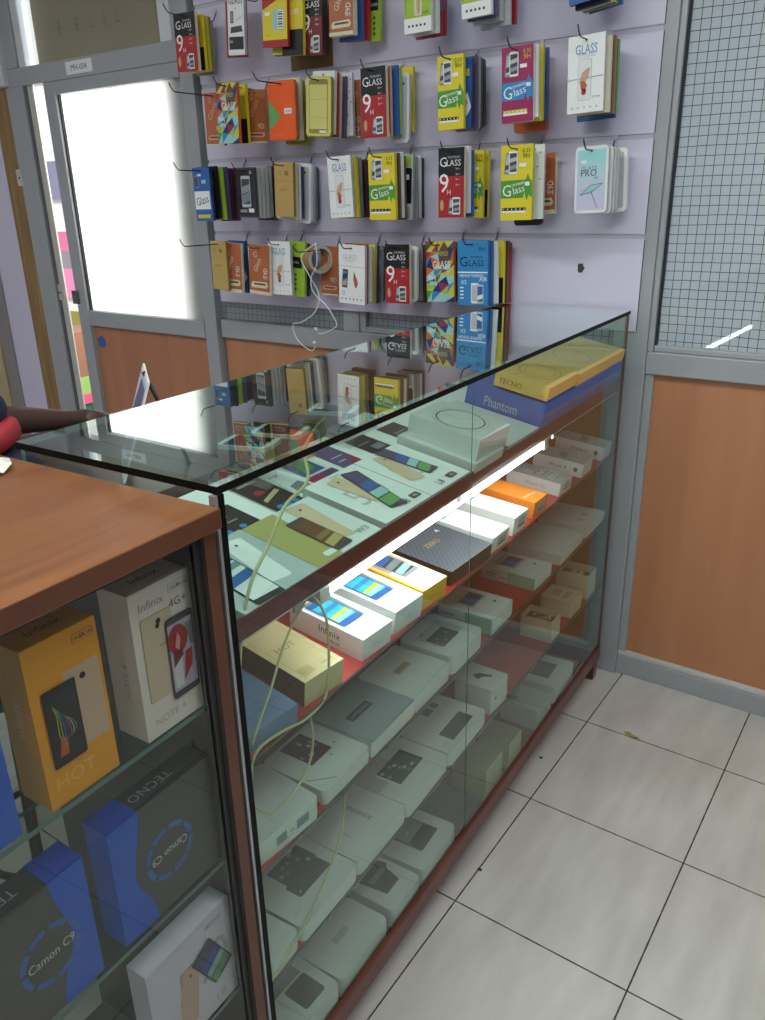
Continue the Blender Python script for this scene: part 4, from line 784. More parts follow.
def iph5c(f):
    rnd = random.Random(4)
    for k in range(10): f.phone(.3+.14*(k % 4)+.03*rnd.random(), .25+.24*(k//4), .012, .026, rnd.uniform(-30, 30), rnd.choice(['steel', 'grey', 'dgrey', 'lgrey']), 'paper', 1, r=.002)
def iph_side(t): return lambda f: (f.text(t, .50, .5, .010, 'dgrey', 1), f.ell(.86, .5, .006, .007, 'dgrey', 1))
phone_box('ip5c', 'white handset box with patterned lid beside the orange box', .388, .014, 2, -1, .080, .150, .036, 'lgrey', 'paper', iph5c, fr_label, lambda f: f.text('iPhone 5C', .55, .5, .010, 'grey', 1))
phone_box('ip4s', 'white handset box with grey lid picture, middle of the last three', .221, .014, 2, 0, .078, .145, .040, 'lgrey', 'paper', iphtop, None, iph_side('iPhone 4'))
phone_box('ip5s', 'white handset box on the second shelf, touching the far end glass', .052, .014, 2, 0, .076, .145, .042, 'lgrey', 'paper', iphtop, None, iph_side('iPhone 5'))
# third shelf
M_pg = mat('pale_green_white', (214, 218, 212), .45)
def win_pic(f, x0, y0, x1, y1, c='dgrey', l=1):
    f.rect(x0, y0, x1, y1, c, l); rnd = random.Random(int(x0*100))
    for k in range(9): a = x0+(x1-x0)*rnd.random()*.8; bb = y0+(y1-y0)*rnd.random()*.8; f.rect(a, bb, a+(x1-x0)*.1, bb+(y1-y0)*.12, rnd.choice(['grey', 'steel', 'teal', 'brown']), l+1)
phone_box('N1', 'white box with icon labels on its front, nearest on the third shelf', 1.553, .016, 3, -6, .138, .135, .042, M_pg, M_pg, lambda f: f.poly([(.1, .5), (.3, .55), (.24, .75), (.05, .7)], 'tan', 1), lambda f: (f.rect(.3, .3, .46, .7, 'steel', 1), f.rect(.62, .32, .82, .74, 'steel', 1), f.text('4G', .54, .5, .006, 'dgrey', 1)), rnd=.008)
phone_box('N2', 'white box with dark phone picture, second on the third shelf', 1.392, .014, 3, 0, .138, .137, .030, M_pg, M_pg, lambda f: (win_pic(f, .30, .42, .72, .95, 'maroon'), f.ell(.6, .34, .002, .002, 'ink', 2, 8), f.ell(.82, .46, .002, .002, 'ink', 2, 8), f.line([(.04, .3), (.3, .04)], .0015, 'ink', 1)), rnd=.01)
phone_box('N3', 'square grey-topped box with dark name strip on the third shelf', 1.243, .014, 3, 0, .152, .137, .034, mat('grey_lid', (152, 164, 168), .4), M_pg, lambda f: (f.rect(.22, .46, .66, .60, 'dgrey', 1), f.text('SAMSUNG', .44, .53, .009, 'lgrey', 2, .06)), rnd=.004)
phone_box('N4', 'square white box with tan name strip on the third shelf', 1.093, .014, 3, 0, .148, .137, .037, M_pg, M_pg, lambda f: (f.rect(.36, .50, .70, .63, 'tan', 1), f.text('SAMSUNG', .53, .565, .007, 'brown', 2, .045)), rnd=.01)
phone_box('N5', 'white rounded box with green phone-screen window on the third shelf', .938, .013, 3, 0, .144, .135, .044, 'paper', M_pg, lambda f: (f.rr(.16, .30, .86, .80, .004, 'lgrey', 1), win_pic(f, .20, .28, .70, .62, 'dgreen', 2), f.ell(.3, .75, .003, .003, 'ink', 3, 10)), rnd=.014)
M_gside = mat('mint_side', (150, 190, 160), .45)
def art_htc(f): f.rr(.22, .44, .88, .86, .003, 'lgrey', 1); f.phone(.55, .62, .04, .062, 90, 'steel', 'blue', 2, r=.002, bands=[(.0, .4, 'purple'), (.5, .8, 'sky')], top=.05); f.ell(.74, .24, .005, .004, 'dgreen', 2, 10)
def near_htc(f): f.rect(.5, 0, 1, 1, M_gside, 1); f.text('smart', .2, .6, .006, 'ink', 2, .03); f.text('mobile', .2, .36, .005, 'ink', 2, .03); f.text('Android', .42, .42, .005, 'ink', 2, .03)
phone_box('N6', 'white box with mint green side and phone picture, nearer of two', .762, .014, 3, 0, .114, .138, .042, 'paper', 'paper', art_htc, lambda f: f.rect(.1, .3, .4, .7, 'white', 1), near_htc)
phone_box('N7', 'white box with mint green side and phone picture, farther of two', .508, .014, 3, -1, .110, .152, .034, 'paper', 'paper', art_htc, None, near_htc)
phone_box('N8', 'plain flat white box past the mint-sided boxes on the third shelf', .297, .013, 3, 1, .186, .156, .030, 'paper', 'paper', lambda f: (f.ell(.5, .6, .003, .003, 'lgrey', 1, 8), f.ell(.2, .08, .003, .003, 'steel', 1, 8), f.ell(.9, .14, .002, .002, 'steel', 1, 8)))
phone_box('N9', 'flat white box with faint icons, last on the third shelf', .096, .014, 3, 0, .166, .150, .030, 'paper', 'paper', lambda f: (f.rect(.32, .2, .46, .34, 'lgrey', 1), f.rect(.56, .22, .74, .36, 'lgrey', 1), f.ell(.2, .4, .003, .003, 'grey', 1, 8)))
# fourth shelf: small open boxes, then flat slabs
def open_box(label, u, L, D, H, insert):
    p, R = place(u, .014, 4)
    t = thing('open_box', label, 'box', p, R.to_euler(), G2[4]); m = P('cream'); k = .002
    b = MB()
    for q in ((-L/2, L/2, 0, k, 0, H), (-L/2, L/2, D-k, D, 0, H), (-L/2, -L/2+k, k, D-k, 0, H), (L/2-k, L/2, k, D-k, 0, H), (-L/2+k, L/2-k, k, D-k, 0, k)): b.box(*q, m)
    Face(b, (-L/2, D, 0), (0, -1, 0), (0, 0, 1), D, H).text('iPhone', .6, .4, .007, 'grey', 1); b.build('tray', t)
    b = MB(); b.box(-L/2+k, L/2-k, k, D-k, H*.45, H*.72, P('brown'))
    f = Face(b, (-L/2+k, k, H*.72), (1, 0, 0), (0, 1, 0), L-2*k, D-2*k); insert(f); b.build('insert', t)
def ins_a(f): f.phone(.4, .5, .012, .07, 50, 'lgrey', 'brown', 1); f.phone(.6, .5, .010, .06, 50, 'cream', 'dgrey', 4); f.ell(.8, .8, .006, .006, 'lgrey', 2)
open_box('open cream handset box with fittings inside, on the fourth shelf nearer the camera', .385, .068, .092, .066, ins_a)
phone_box('O2', 'cream handset box with slipped lid between the two open boxes', .215, .014, 4, -2, .088, .098, .050, 'cream', 'cream', lambda f: f.phone(.5, .5, .05, .07, 0, 'cream', 'tan', 1, r=.008, bands=[(.3, .6, 'cream')]), rnd=.004, seam=.4)
open_box('open cream handset box on the fourth shelf at the far end', .084, .074, .102, .080, lambda f: (f.phone(.5, .55, .04, .07, 80, 'tan', 'cream', 1, r=.01), f.ell(.75, .5, .006, .006, 'dgrey', 5)))
phone_box('R1', 'small white box with metal clip picture, first of the fourth shelf slabs', .763, .014, 4, -3, .086, .100, .070, M_pg, M_pg, lambda f: (f.poly([(.3, .5), (.5, .45), (.62, .25), (.7, .3), (.6, .6), (.4, .7)], 'dgrey', 1)), lambda f: f.ell(.3, .5, .004, .005, 'ink', 1, 10))
phone_box('R2', 'flat white slab with two grey label patches on the fourth shelf', .929, .011, 4, 1, .186, .130, .036, M_pg, M_pg, lambda f: (f.rect(.25, .13, .80, .42, 'dgrey', 1), f.rect(.50, .82, .66, .97, 'steel', 1), f.rect(.70, .82, .80, .97, 'steel', 1), f.ell(.44, .22, .003, .003, 'ink', 1, 8), f.text('note 5', .13, .2, .006, 'grey', 1)), rnd=.012)
phone_box('R3', 'white slab with tall green phone picture on the fourth shelf', 1.115, .011, 4, 1, .178, .135, .035, M_pg, M_pg, lambda f: (f.rect(0, .5, .55, 1, 'lgrey', 1), win_pic(f, .25, .32, .80, .76, 'dgreen', 2), f.rect(.22, .32, .25, .76, 'white', 3)), rnd=.012)
phone_box('R4', 'white slab with name printed across its middle on the fourth shelf', 1.292, .011, 4, 0, .170, .142, .035, M_pg, M_pg, lambda f: (f.text('INFINIX', .62, .50, .012, 'dgrey', 1, .065, -90), f.text('smartphone', .26, .42, .006, 'ink', 1, .075, -90)), rnd=.012)
phone_box('R5', 'white slab with big dark phone picture on the fourth shelf', 1.462, .011, 4, 0, .164, .142, .035, M_pg, M_pg, lambda f: (win_pic(f, .34, .55, .86, 1.0, 'dgrey', 1), f.rr(.30, .30, .84, .55, .004, 'dgrey', 1), f.text('H11', .14, .2, .008, 'grey', 1), f.ell(.36, .36, .002, .002, 'white', 3, 8)), rnd=.012)
phone_box('R6', 'white rounded slab on the fourth shelf, half hidden by the case corner', 1.588, .013, 4, 2, .078, .135, .036, M_pg, M_pg, lambda f: f.rect(.2, .5, .8, .9, 'steel', 1), rnd=.012)
# bottom board
phone_box('B1', 'white rounded slab with grey panel on the bottom board, farthest one', .262, .014, 5, 2, .160, .122, .058, M_pg, M_pg, lambda f: f.rect(.22, .34, .76, .86, 'dgrey', 1), rnd=.014)
phone_box('B2', 'plain pale box on the bottom board between slab and olive boxes', .440, .014, 5, -2, .100, .112, .066, mat('pale_sage', (176, 186, 172), .5), None, None)
phone_box('B3a', 'small olive box on the bottom board, farther of two', .643, .014, 5, -1, .076, .090, .082, mat('olive_card', (140, 138, 112), .5), mat('olive_side', (170, 172, 130), .5), None)
phone_box('B3b', 'small olive box on the bottom board, nearer of two', .775, .014, 5, 0, .096, .095, .096, mat('olive_card'), mat('olive_side'), None)
phone_box('B4', 'flat dark box lying on the bottom board behind the small olive boxes', .904, .014, 5, 2, .120, .136, .030, mat('dark_slate', (78, 84, 88), .28), None, None)
phone_box('B5', 'white rounded slab with dark square panel in the middle of bottom board', 1.055, .013, 5, 2, .160, .125, .050, M_pg, M_pg, lambda f: (f.rr(.30, .26, .80, .86, .004, 'dgrey', 1), f.rect(.34, .56, .78, .84, 'steel', 2), f.text('LED', .5, .7, .006, 'lgrey', 3)), rnd=.016)
phone_box('B6', 'white slab with dark notched picture, beside the square-panel slab', 1.204, .013, 5, 0, .110, .118, .050, M_pg, M_pg, lambda f: (f.poly([(.28, .3), (.72, .3), (.80, .62), (.92, .7), (.86, 1.0), (.20, 1.0)], 'dgrey', 1), f.rect(.32, .62, .8, .74, 'steel', 2)), rnd=.010)
phone_box('B7', 'blank pale rounded slab on the bottom board', 1.361, .013, 5, 0, .164, .112, .052, M_pg, M_pg, lambda f: f.rect(.36, .48, .62, .62, 'lgrey', 1), rnd=.014)
phone_box('B8', 'white slab with dark phone picture, nearest on the bottom board', 1.512, .013, 5, -3, .118, .112, .058, M_pg, M_pg, lambda f: (f.rr(.36, .16, .82, .66, .006, 'dgrey', 1), f.rect(.2, .7, .8, .98, 'steel', 1)), rnd=.014)

# flyers and handsets lying at the back of the upper shelf
def flyer(label, u, w, L, D, yaw, base, art=None, lift=.0005, name='flyer', cat='flyer'):
    p, R = place(u, w, 1, yaw, lift)
    b = MB(); b.box(-L/2, L/2, 0, D, 0, .0008, P('paper'), mm=dict(top=P(base) if isinstance(base, str) else base))
    f = Face(b, (-L/2, 0, .0008), (1, 0, 0), (0, 1, 0), L, D)
    if art: art(f)
    return tag(b.build(name, None, p, R.to_euler()), label, cat, 'leaflets on the upper shelf')
def a_black(f):
    f.text('SMARTPHONE', .5, .86, .006, 'white', 1, .05); f.ell(.42, .62, .012, .008, 'red', 1); f.poly([(.2, .4), (.9, .52), (.85, .58), (.2, .46)], 'tan', 1)
    for k in range(3): f.rr(.2+.24*k, .14, .38+.24*k, .28, .002, 'sky', 1)
    f.rect(0, 0, .02, 1, 'paper', 2)
def a_black2(f):
    for k in range(3):
        f.ell(.2+.26*k, .3, .007, .006, 'sky', 1); f.rect(.1+.26*k, .5, .28+.26*k, .54, 'steel', 1); f.rect(.1+.26*k, .66, .22+.26*k, .69, 'lgrey', 1)
    f.rect(0, .96, 1, 1, 'white', 1)
flyer('black leaflet with red spot and blue icons behind the W3 box', 1.27, .18, .080, .155, 0, 'ink', a_black)
flyer('black leaflet with blue round icons at the near corner of the upper shelf', 1.415, .185, .13, .105, 0, 'ink', a_black2)
flyer('white leaflet beside the black leaflet with red spot', 1.195, .20, .062, .14, 0, 'white', lambda f: (f.poly([(.1, .1), (.9, .2), (.7, .45), (.2, .4)], 'steel', 1), f.rect(.1, .7, .5, .76, 'lgrey', 1)))
flyer('blue-green leaflet with leaf picture on the upper shelf', 1.128, .262, .066, .075, 0, 'blue', lambda f: (f.poly([(.2, .1), (.8, .2), (.9, .6), (.5, .9), (.3, .5)], 'fgreen', 1), f.rect(.05, .8, .95, .95, 'tan', 1)))
flyer('magenta and violet card leaning by the L8 box', 1.125, .20, .085, .055, 0, 'purple', lambda f: (f.poly([(0, 0), (1, 0), (.4, 1), (0, 1)], 'magenta', 1), f.rect(.3, .45, .7, .53, 'pink', 2)))
flyer('violet card with white lines, middle of the upper shelf leaflets', 1.035, .228, .064, .095, 0, 'purple', lambda f: (f.poly([(.5, 0), (1, 0), (1, .6)], 'magenta', 1), f.rect(.2, .5, .8, .54, 'lilac', 2), f.rect(.2, .3, .6, .34, 'lilac', 2), f.rect(.0, .96, 1, 1, 'white', 2)))
flyer('dark slate card with pale lines behind the L8 boxes', .925, .226, .07, .085, 0, 'navy', lambda f: (f.rect(.1, .6, .7, .66, 'steel', 1), f.rect(.4, .2, .9, .45, 'steel', 1)))
flyer('dark slate card tucked beside the silver boxes', .805, .232, .074, .075, 0, 'dgrey', lambda f: (f.rect(.2, .4, .8, .5, 'steel', 1)))
flyer('salmon pink leaflet near the display handsets on the upper shelf', 1.10, .31, .09, .045, 0, 'rose')
flyer('pale leaflet at the back near corner of the upper shelf', 1.50, .20, .05, .14, 0, 'lgrey', lambda f: f.rect(.1, .1, .9, .5, 'dgrey', 1))
def handset(label, u, w, yaw, z=1.092):
    p = CF(u, w, z)
    t = thing('smartphone', label, 'phone', p, (0, 0, TH+math.radians(yaw)), 'display handsets at the back of the upper shelf')
    b = MB(); zt_ = .9635-z+w*.1944
    b.mesh([(-.02, .01, -.001), (.02, .01, -.001), (.02, .08, -.001), (-.02, .08, -.001), (-.02, .01, zt_+.002), (.02, .01, zt_+.002), (.02, .08, zt_+.0156), (-.02, .08, zt_+.0156)], [(0, 1, 2, 3), (7, 6, 5, 4), (0, 4, 5, 1), (1, 5, 6, 2), (2, 6, 7, 3), (3, 7, 4, 0)], film_mat('acrylic', (220, 228, 226), .12, .05)); b.build('stand', t)
    b = MB(); b.prism(rrect(-.034, .034, 0, .100, .009), 0, .008, P('white'), P('silver')); b.build('body', t)
    b = MB(); b.prism(rrect(-.030, .030, .012, .089, .001), .0081, .0086, mat('phone_screen', (24, 28, 32), .06)); b.build('screen', t)
    b = MB(); b.prism([(.005*math.cos(k*PI/8), .008+.004*math.sin(k*PI/8)) for k in range(16)], .0081, .0086, P('lgrey')); b.build('button', t)
handset('white-framed handset lying on the upper shelf, nearest the wooden counter', 1.235, .262, 14)
handset('white-framed handset lying on the upper shelf, second from the counter', 1.145, .262, 16)
handset('white-framed handset lying on the upper shelf, farthest from the counter', .96, .27, 20)
b = MB(); b.box(-.075, .075, 0, .034, 0, .026, M_whitepl); b.box(-.078, -.0755, .008, .026, .004, .020, P('lgrey')); b.box(-.05, -.02, .01, .024, .0265, .028, P('lgrey'))
p, R = place(.90, .315, 1); tag(b.build('power_adapter', None, p, R.to_euler()), 'white plastic power adapter with cord at the back of the upper shelf', 'adapter')
# yellowed cord draped down inside the front glass near the corner
cd = thing('electric_cord', 'yellowed thin electric cord looping down inside the near end of the glass case', 'cord', CF(1.55, .02, .56), (0, 0, TH))
def cordpath(pts, r=.0026):
    b = MB(); b.tube(smooth_path([(-(u-1.55), w-.02, z-.56) for u, w, z in pts], 6), r, M_cord, 7); return b
b = cordpath([(.985, .335, 1.055), (1.02, .31, 1.09), (1.25, .18, 1.11), (1.40, .06, 1.115), (1.50, .022, 1.115), (1.548, .016, 1.075), (1.588, .014, 1.040), (1.612, .013, .99), (1.630, .012, .92), (1.636, .012, .84), (1.638, .012, .76), (1.636, .012, .68), (1.63, .012, .64)]); b.build('cord', cd)
b = cordpath([(1.45, .028, .955), (1.49, .028, .93), (1.53, .022, .90), (1.568, .014, .862), (1.60, .010, .83), (1.622, .010, .80)], .0020); b.build('cord', cd)
b = cordpath([(1.45, .028, .955), (1.438, .018, .93), (1.433, .012, .90), (1.434, .011, .85), (1.438, .011, .81), (1.452, .010, .775), (1.50, .009, .768), (1.56, .009, .782), (1.61, .009, .785), (1.628, .009, .76), (1.634, .009, .70)], .0022); b.build('cord', cd)
b = cordpath([(1.492, .0095, .768), (1.487, .0095, .73), (1.497, .0095, .69), (1.525, .0095, .665), (1.565, .0095, .655), (1.60, .0095, .662), (1.63, .0095, .70)], .0020); b.build('cord', cd)
b = cordpath([(1.388, .03, .545), (1.40, .02, .53), (1.43, .0095, .48), (1.475, .0095, .43), (1.53, .0095, .39), (1.59, .0095, .36), (1.636, .0095, .345)], .0020); b.build('cord', cd)

# ------------------------------------------------------------------ boxes standing in the wooden counter
def carton(label, u0, u1, z, w0, D, H, col, art=None, topart=None, nearart=None, name='phone_box', extra=None):
    L = u1-u0
    t = thing(name, label, 'box', CF((u0+u1)/2, w0, z), (0, 0, TH), 'phone boxes in the wooden counter'); m = col if not isinstance(col, str) else P(col)
    b = MB(); b.box(-L/2, L/2, 0, D, 0, H, m)
    if art: art(Face(b, (-L/2, 0, 0), (1, 0, 0), (0, 0, 1), L, H))
    if nearart: nearart(Face(b, (-L/2, D, 0), (0, -1, 0), (0, 0, 1), D, H))
    b.build('carton', t)
    b = MB(); b.box(-L/2+.0004, L/2-.0004, .0004, D-.0004, H, H+.0006, m)
    if topart: topart(Face(b, (-L/2, 0, H+.0006), (1, 0, 0), (0, 1, 0), L, D))
    b.build('top_flap', t)
    if extra: extra(t, L, D, H)
    return t
M_yel = mat('amber_card', (242, 170, 20), .42, noise=.03)
def art_hot(f):
    f.text('HOT', .40, .14, .017, mat('amber_light', (250, 200, 96), .4), 1); f.phone(.70, .52, .046, .10, 0, mat('champagne', (214, 186, 156), .4), None, 2, r=.002); f.ell(.70, .70, .004, .004, 'black', 4, 12)
    f.phone(.36, .48, .042, .096, 0, 'black', 'ink', 5, r=.003, top=.06); rnd = random.Random(9)
    for k in range(7):
        x = .24+.03*k; f.line([(x, .62-.02*k), (x+.03, .55-.01*k), (x+.02+.01*k, .44), (x+.05, .34+.012*k)], .0013, ['gyellow', 'lime', 'sky', 'blue', 'orange', 'teal', 'steel'][k], 8)
    f.poly([(.22, .30), (.34, .30), (.36, .40), (.27, .42)], 'orange', 8)
    f.rr(.64, .90, .95, .955, .003, mat('amber_dark', (150, 96, 8), .4), 1); f.rr(.65, .903, .94, .952, .003, M_yel, 2); f.text('16GB', .74, .93, .005, 'ink', 3); f.text('DUAL', .86, .93, .005, 'ink', 3)
carton('amber HOT phone box standing on the glass shelf inside the wooden counter', 1.820, 1.911, .8965, .030, .052, .1985, M_yel, art_hot, lambda f: f.text('Infinix', .5, .5, .012, 'brown', 1), lambda f: f.text('Infinix', .5, .55, .014, mat('amber_pale', (250, 214, 150), .4), 1, None, 90))
M_off = mat('offwhite_card', (238, 234, 222), .42)
def art_note(f):
    f.text('Infinix', .34, .895, .011, 'grey', 1); f.text('4G+', .76, .825, .011, 'dgrey', 1); f.rr(.62, .895, .96, .955, .003, 'lgrey', 1); f.rr(.63, .898, .95, .952, .003, M_off, 2); f.text('32GB', .73, .925, .005, 'ink', 3); f.text('DUAL', .87, .925, .005, 'ink', 3)
    f.phone(.38, .53, .048, .114, 0, 'olive', None, 1, r=.003); f.phone(.38, .53, .0472, .1132, 0, mat('champagne_gold', (216, 204, 172), .35), None, 3, r=.003); f.ell(.40, .765, .004, .004, 'black', 5, 12); f.text('Infinix', .45, .60, .004, 'dgold', 5)
    f.phone(.72, .46, .044, .112, 0, 'dgrey', 'lilac', 7, r=.005, top=.085)
    f.poly([(.54, .25), (.68, .25), (.70, .45), (.58, .50), (.53, .45)], 'paper', 9); f.ell(.66, .58, .016, .020, 'red', 10); f.poly([(.60, .54), (.66, .50), (.70, .58), (.66, .63)], 'skin', 11); f.poly([(.54, .40), (.72, .46), (.70, .52), (.56, .50)], 'dred', 11); f.poly([(.70, .28), (.86, .36), (.88, .48), (.76, .47)], 'red', 10); f.poly([(.86, .50), (.92, .50), (.92, .66), (.80, .66)], 'steel', 9)
    f.text('NOTE 4', .42, .10, .010, 'lgrey', 1)
carton('off-white phone box with two phone pictures standing inside the wooden counter', 1.681, 1.775, .8965, .030, .052, .1985, M_off, art_note, lambda f: f.text('Infinix', .5, .5, .012, 'black', 1), lambda f: f.text('NOTE 4', .55, .4, .010, 'lgrey', 1, None, 90))
M_cam = mat('charcoal_card', (92, 92, 88), .5, noise=.03)
def camon(inv):
    def art(f):
        sg = -1 if inv else 1
        c = (.50 if inv else .68)
        for k in range(8): f.ring(c, .48, .040, .040, .0075, mat('camon_ring', (74, 118, 190), .45), 2, 5, 45*k+4, 45*k+40)
        f.text('Camon C9', c, .48, .012, 'paper', 2, .06, 180 if inv else 0)
    return art
def camtop(inv): return lambda f: (f.rect(0, 0, 1, 1, mat('charcoal_dark', (54, 54, 54), .5), 1), f.text('TECNO', .42 if not inv else .5, .5, .014, 'grey', 2, None, 180))
def sleeve(right):
    def ex(t, L, D, H):
        m = mat('royal_blue_sleeve', (44, 104, 216), .42); e = .0006
        s = 1 if right else -1
        xe = s*L/2
        pr = [.055, .052, .046, .036, .030, .030, .034, .040, .044, .046]       # width of the blue band up the front, a wave
        b = MB(); n = len(pr)
        for i in range(n-1):
            za, zb = H*i/(n-1), H*(i+1)/(n-1); q = [(xe-s*pr[i], -e, za), (xe+s*e, -e, za), (xe+s*e, -e, zb), (xe-s*pr[i+1], -e, zb)]
            b.face(q if s > 0 else q[::-1], m)
        w = pr[-1]; x0, x1 = min(xe-s*w, xe+s*e), max(xe-s*w, xe+s*e)
        b.box(x0, x1, -e, D+e, H+.0007, H+.0016, mat('royal_blue_top', (30, 72, 180), .42)); b.box(min(xe, xe+s*e), max(xe, xe+s*e), -e, D, 0, H+.0007, m); b.build('sleeve', t)
    return ex
carton('charcoal Camon C9 box standing upright, blue wavy sleeve on its right', 1.889, 2.068, .6365, .032, .042, .178, M_cam, camon(False), camtop(False), extra=sleeve(True))
carton('charcoal Camon C9 box standing upside down, blue sleeve on its left', 1.6815, 1.853, .6365, .032, .042, .178, M_cam, camon(True), camtop(True), extra=sleeve(False))
def art_l8c(f):
    f.text('5.0', .62, .55, .06, 'lgrey', 1); f.phone(.42, .42, .032, .10, -8, mat('champagne', (214, 186, 156), .4), None, 3, r=.002); f.phone(.72, .54, .042, .085, 28, 'dgrey', 'purple', 5, bands=RAIN[::-1], top=.03); f.text('TECNO', .78, .90, .007, 'grey', 2); f.text('L8', .78, .12, .014, 'lgrey', 2)
carton('white L8 box with rainbow phone picture on the lowest glass shelf', 1.682, 1.838, .3825, .030, .036, .182, mat('cool_white_card', (224, 226, 236), .42), art_l8c)
carton('royal blue phone box at the left edge, beside the amber box', 1.948, 2.04, .8965, .030, .05, .2, mat('royal_blue_sleeve', (44, 104, 216), .42))
carton('dark box with yellow stroke below the white L8 box', 1.70, 1.80, .0805, .034, .05, .2, mat('charcoal_dark', (54, 54, 54), .5), lambda f: f.poly([(.55, .80), (.75, .9), (.8, .84), (.6, .74)], 'gyellow', 1))

# ------------------------------------------------------------------ behind the case: desk, photo stand, stool, seated person
M_desk = wood_mat('dark_desk', (46, 38, 36), (62, 52, 48), (2, 8, 2), 4, .4, .1)
dk = thing('desk', 'dark wooden desk behind the glass case', 'desk', (-.745, -1.08, 0))
for n, q in (('desk_top', (-.285, .285, -.42, .42, .985, 1.01)), ('leg', (-.26, -.22, .06, .10, 0, .985)), ('leg', (.22, .26, .06, .10, 0, .985)), ('leg', (-.26, -.22, .36, .40, 0, .985)), ('leg', (.22, .26, .36, .40, 0, .985)), ('apron', (-.22, .22, .07, .09, .88, .985))):
    b = MB(); b.box(*q, M_desk); b.build(n, dk)
st = thing('photo_stand', 'small lilac and white photo card propped on a black back stand', 'stand', (-.634, -1.375, 1.0105), (0, 0, math.radians(-36.9)))
b = MB(); t = math.radians(20); H = .2
tf = lambda x, y, z: (x, y*math.cos(t)+z*math.sin(t), z*math.cos(t)-y*math.sin(t)+.001)
b.box(-.1, .1, 0, .004, 0, H, P('paper'), tf)
f = Face(b, tf(-.1, 0, 0), (1, 0, 0), (0, math.sin(t), math.cos(t)), .2, H); f.rect(.06, .05, .94, .95, 'lilac', 1); f.poly([(.1, .2), (.9, .5), (.9, .62), (.1, .42)], 'white', 2); f.poly([(.1, .5), (.9, .72), (.9, .9), (.3, .9)], 'purple', 2)
b.build('card', st)
b = MB(); b.tube([(0, .065, .19), (0, .13, .003)], .004, P('black'), 6); b.tube([(-.03, .13, .004), (.03, .13, .004)], .004, P('black'), 6); b.build('back_stand', st)
sx, sy = -.716, -1.616
sto = thing('bar_stool', 'dark bar stool under the person behind the counter', 'stool', (sx, sy, 0))
b = MB(); b.prism([(.17*math.cos(k*PI/16), .17*math.sin(k*PI/16)) for k in range(32)], .655, .695, P('ink')); b.build('seat', sto)
for k in range(4):
    a = PI/4+k*PI/2; b = MB(); b.tube([(.11*math.cos(a), .11*math.sin(a), .655), (.18*math.cos(a), .18*math.sin(a), .008)], .012, mat('stool_leg', (40, 38, 40), .4, .5), 8); b.build('leg', sto)
b = MB(); b.tube([(.155*math.cos(2*PI*k/24), .155*math.sin(2*PI*k/24), .25) for k in range(25)], .008, mat('stool_leg'), 6); b.build('footrest', sto)
# person
M_skin = mat('dark_skin', (74, 50, 42), .5, noise=.06, nscale=12)
M_navy = mat('navy_shirt', (30, 32, 54), .8, noise=.1, nscale=40, bump=.2); M_redc = mat('red_sleeve', (150, 32, 44), .8, noise=.08, nscale=40); M_trou = mat('dark_trousers', (40, 42, 50), .85, noise=.1)
M_hair = mat('black_hair', (18, 16, 16), .8, bump=.6, nscale=120); M_shoe = mat('black_shoe', (22, 22, 24), .4)
def skin(name, nodes, edges, m, parent, root=0, levels=2):
    me = bpy.data.meshes.new(name); ks = list(nodes); ix = {k: i for i, k in enumerate(ks)}
    me.from_pydata([nodes[k][0] for k in ks], [(ix[a], ix[b]) for a, b in edges], []); o = bpy.data.objects.new(name, me); COL.objects.link(o); o.parent = parent
    md = o.modifiers.new('skin', 'SKIN'); md.use_smooth_shade = True
    if not me.skin_vertices:
        bm = bmesh.new(); bm.from_mesh(me); bm.verts.layers.skin.verify(); bm.to_mesh(me); bm.free()
    for i, k in enumerate(ks):
        r = nodes[k][1]; me.skin_vertices[0].data[i].radius = r if isinstance(r, tuple) else (r, r); me.skin_vertices[0].data[i].use_root = (i == root)
    sb = o.modifiers.new('sub', 'SUBSURF'); sb.levels = levels; sb.render_levels = levels
    dg = bpy.context.evaluated_depsgraph_get(); dg.update(); ev = o.evaluated_get(dg); nm = bpy.data.meshes.new_from_object(ev)
    o.modifiers.clear(); o.data = nm; nm.materials.clear(); nm.materials.append(m)
    nm.polygons.foreach_set('use_smooth', [True]*len(nm.polygons)); return o
fw = Vector((0, 1, 0)); rt = Vector((fw.y, -fw.x, 0)); up = Vector((0, 0, 1))
pb = Vector((sx, sy, 0))
pe = thing('person', 'person in navy and red shirt seated behind the case, forearm stretched along it', 'person', pb)
def B(f, r, z): return fw*f + rt*r + up*z
nd = {}
nd['pelvis'] = (B(-.02, 0, .765), (.125, .105)); nd['waist'] = (B(-.06, 0, .92), (.11, .09)); nd['chest'] = (B(-.10, -.02, 1.10), (.135, .10)); nd['neckb'] = (B(-.12, -.04, 1.25), (.07, .065)); nd['neck'] = (B(-.115, -.05, 1.32), .052)
H0 = -.105; HR = -.055
nd['jaw'] = (B(H0+.02, HR, 1.385), (.062, .066)); nd['face'] = (B(H0+.02, HR, 1.44), (.072, .086)); nd['crown'] = (B(H0, HR, 1.51), (.070, .082)); nd['nose'] = (B(H0+.108, HR, 1.425), .013)
eL = Vector((-.958, -1.475, 1.088))-pb; wL = Vector((-.968, -1.265, 1.040))-pb; kL = Vector((-.968, -1.20, 1.030))-pb; eR = B(-.03, .185, .95); wR = B(.20, .13, .875); kR = B(.275, .11, .86)
SR = B(-.09, .140, 1.185); nd['shR'] = (SR, .062); nd['uaR'] = ((SR+eR)/2, .048); nd['elR'] = (eR, .040); nd['faR'] = (eR*.6+wR*.4, .038); nd['wrR'] = (wR, .025); nd['pmR'] = (kR, (.036, .018))
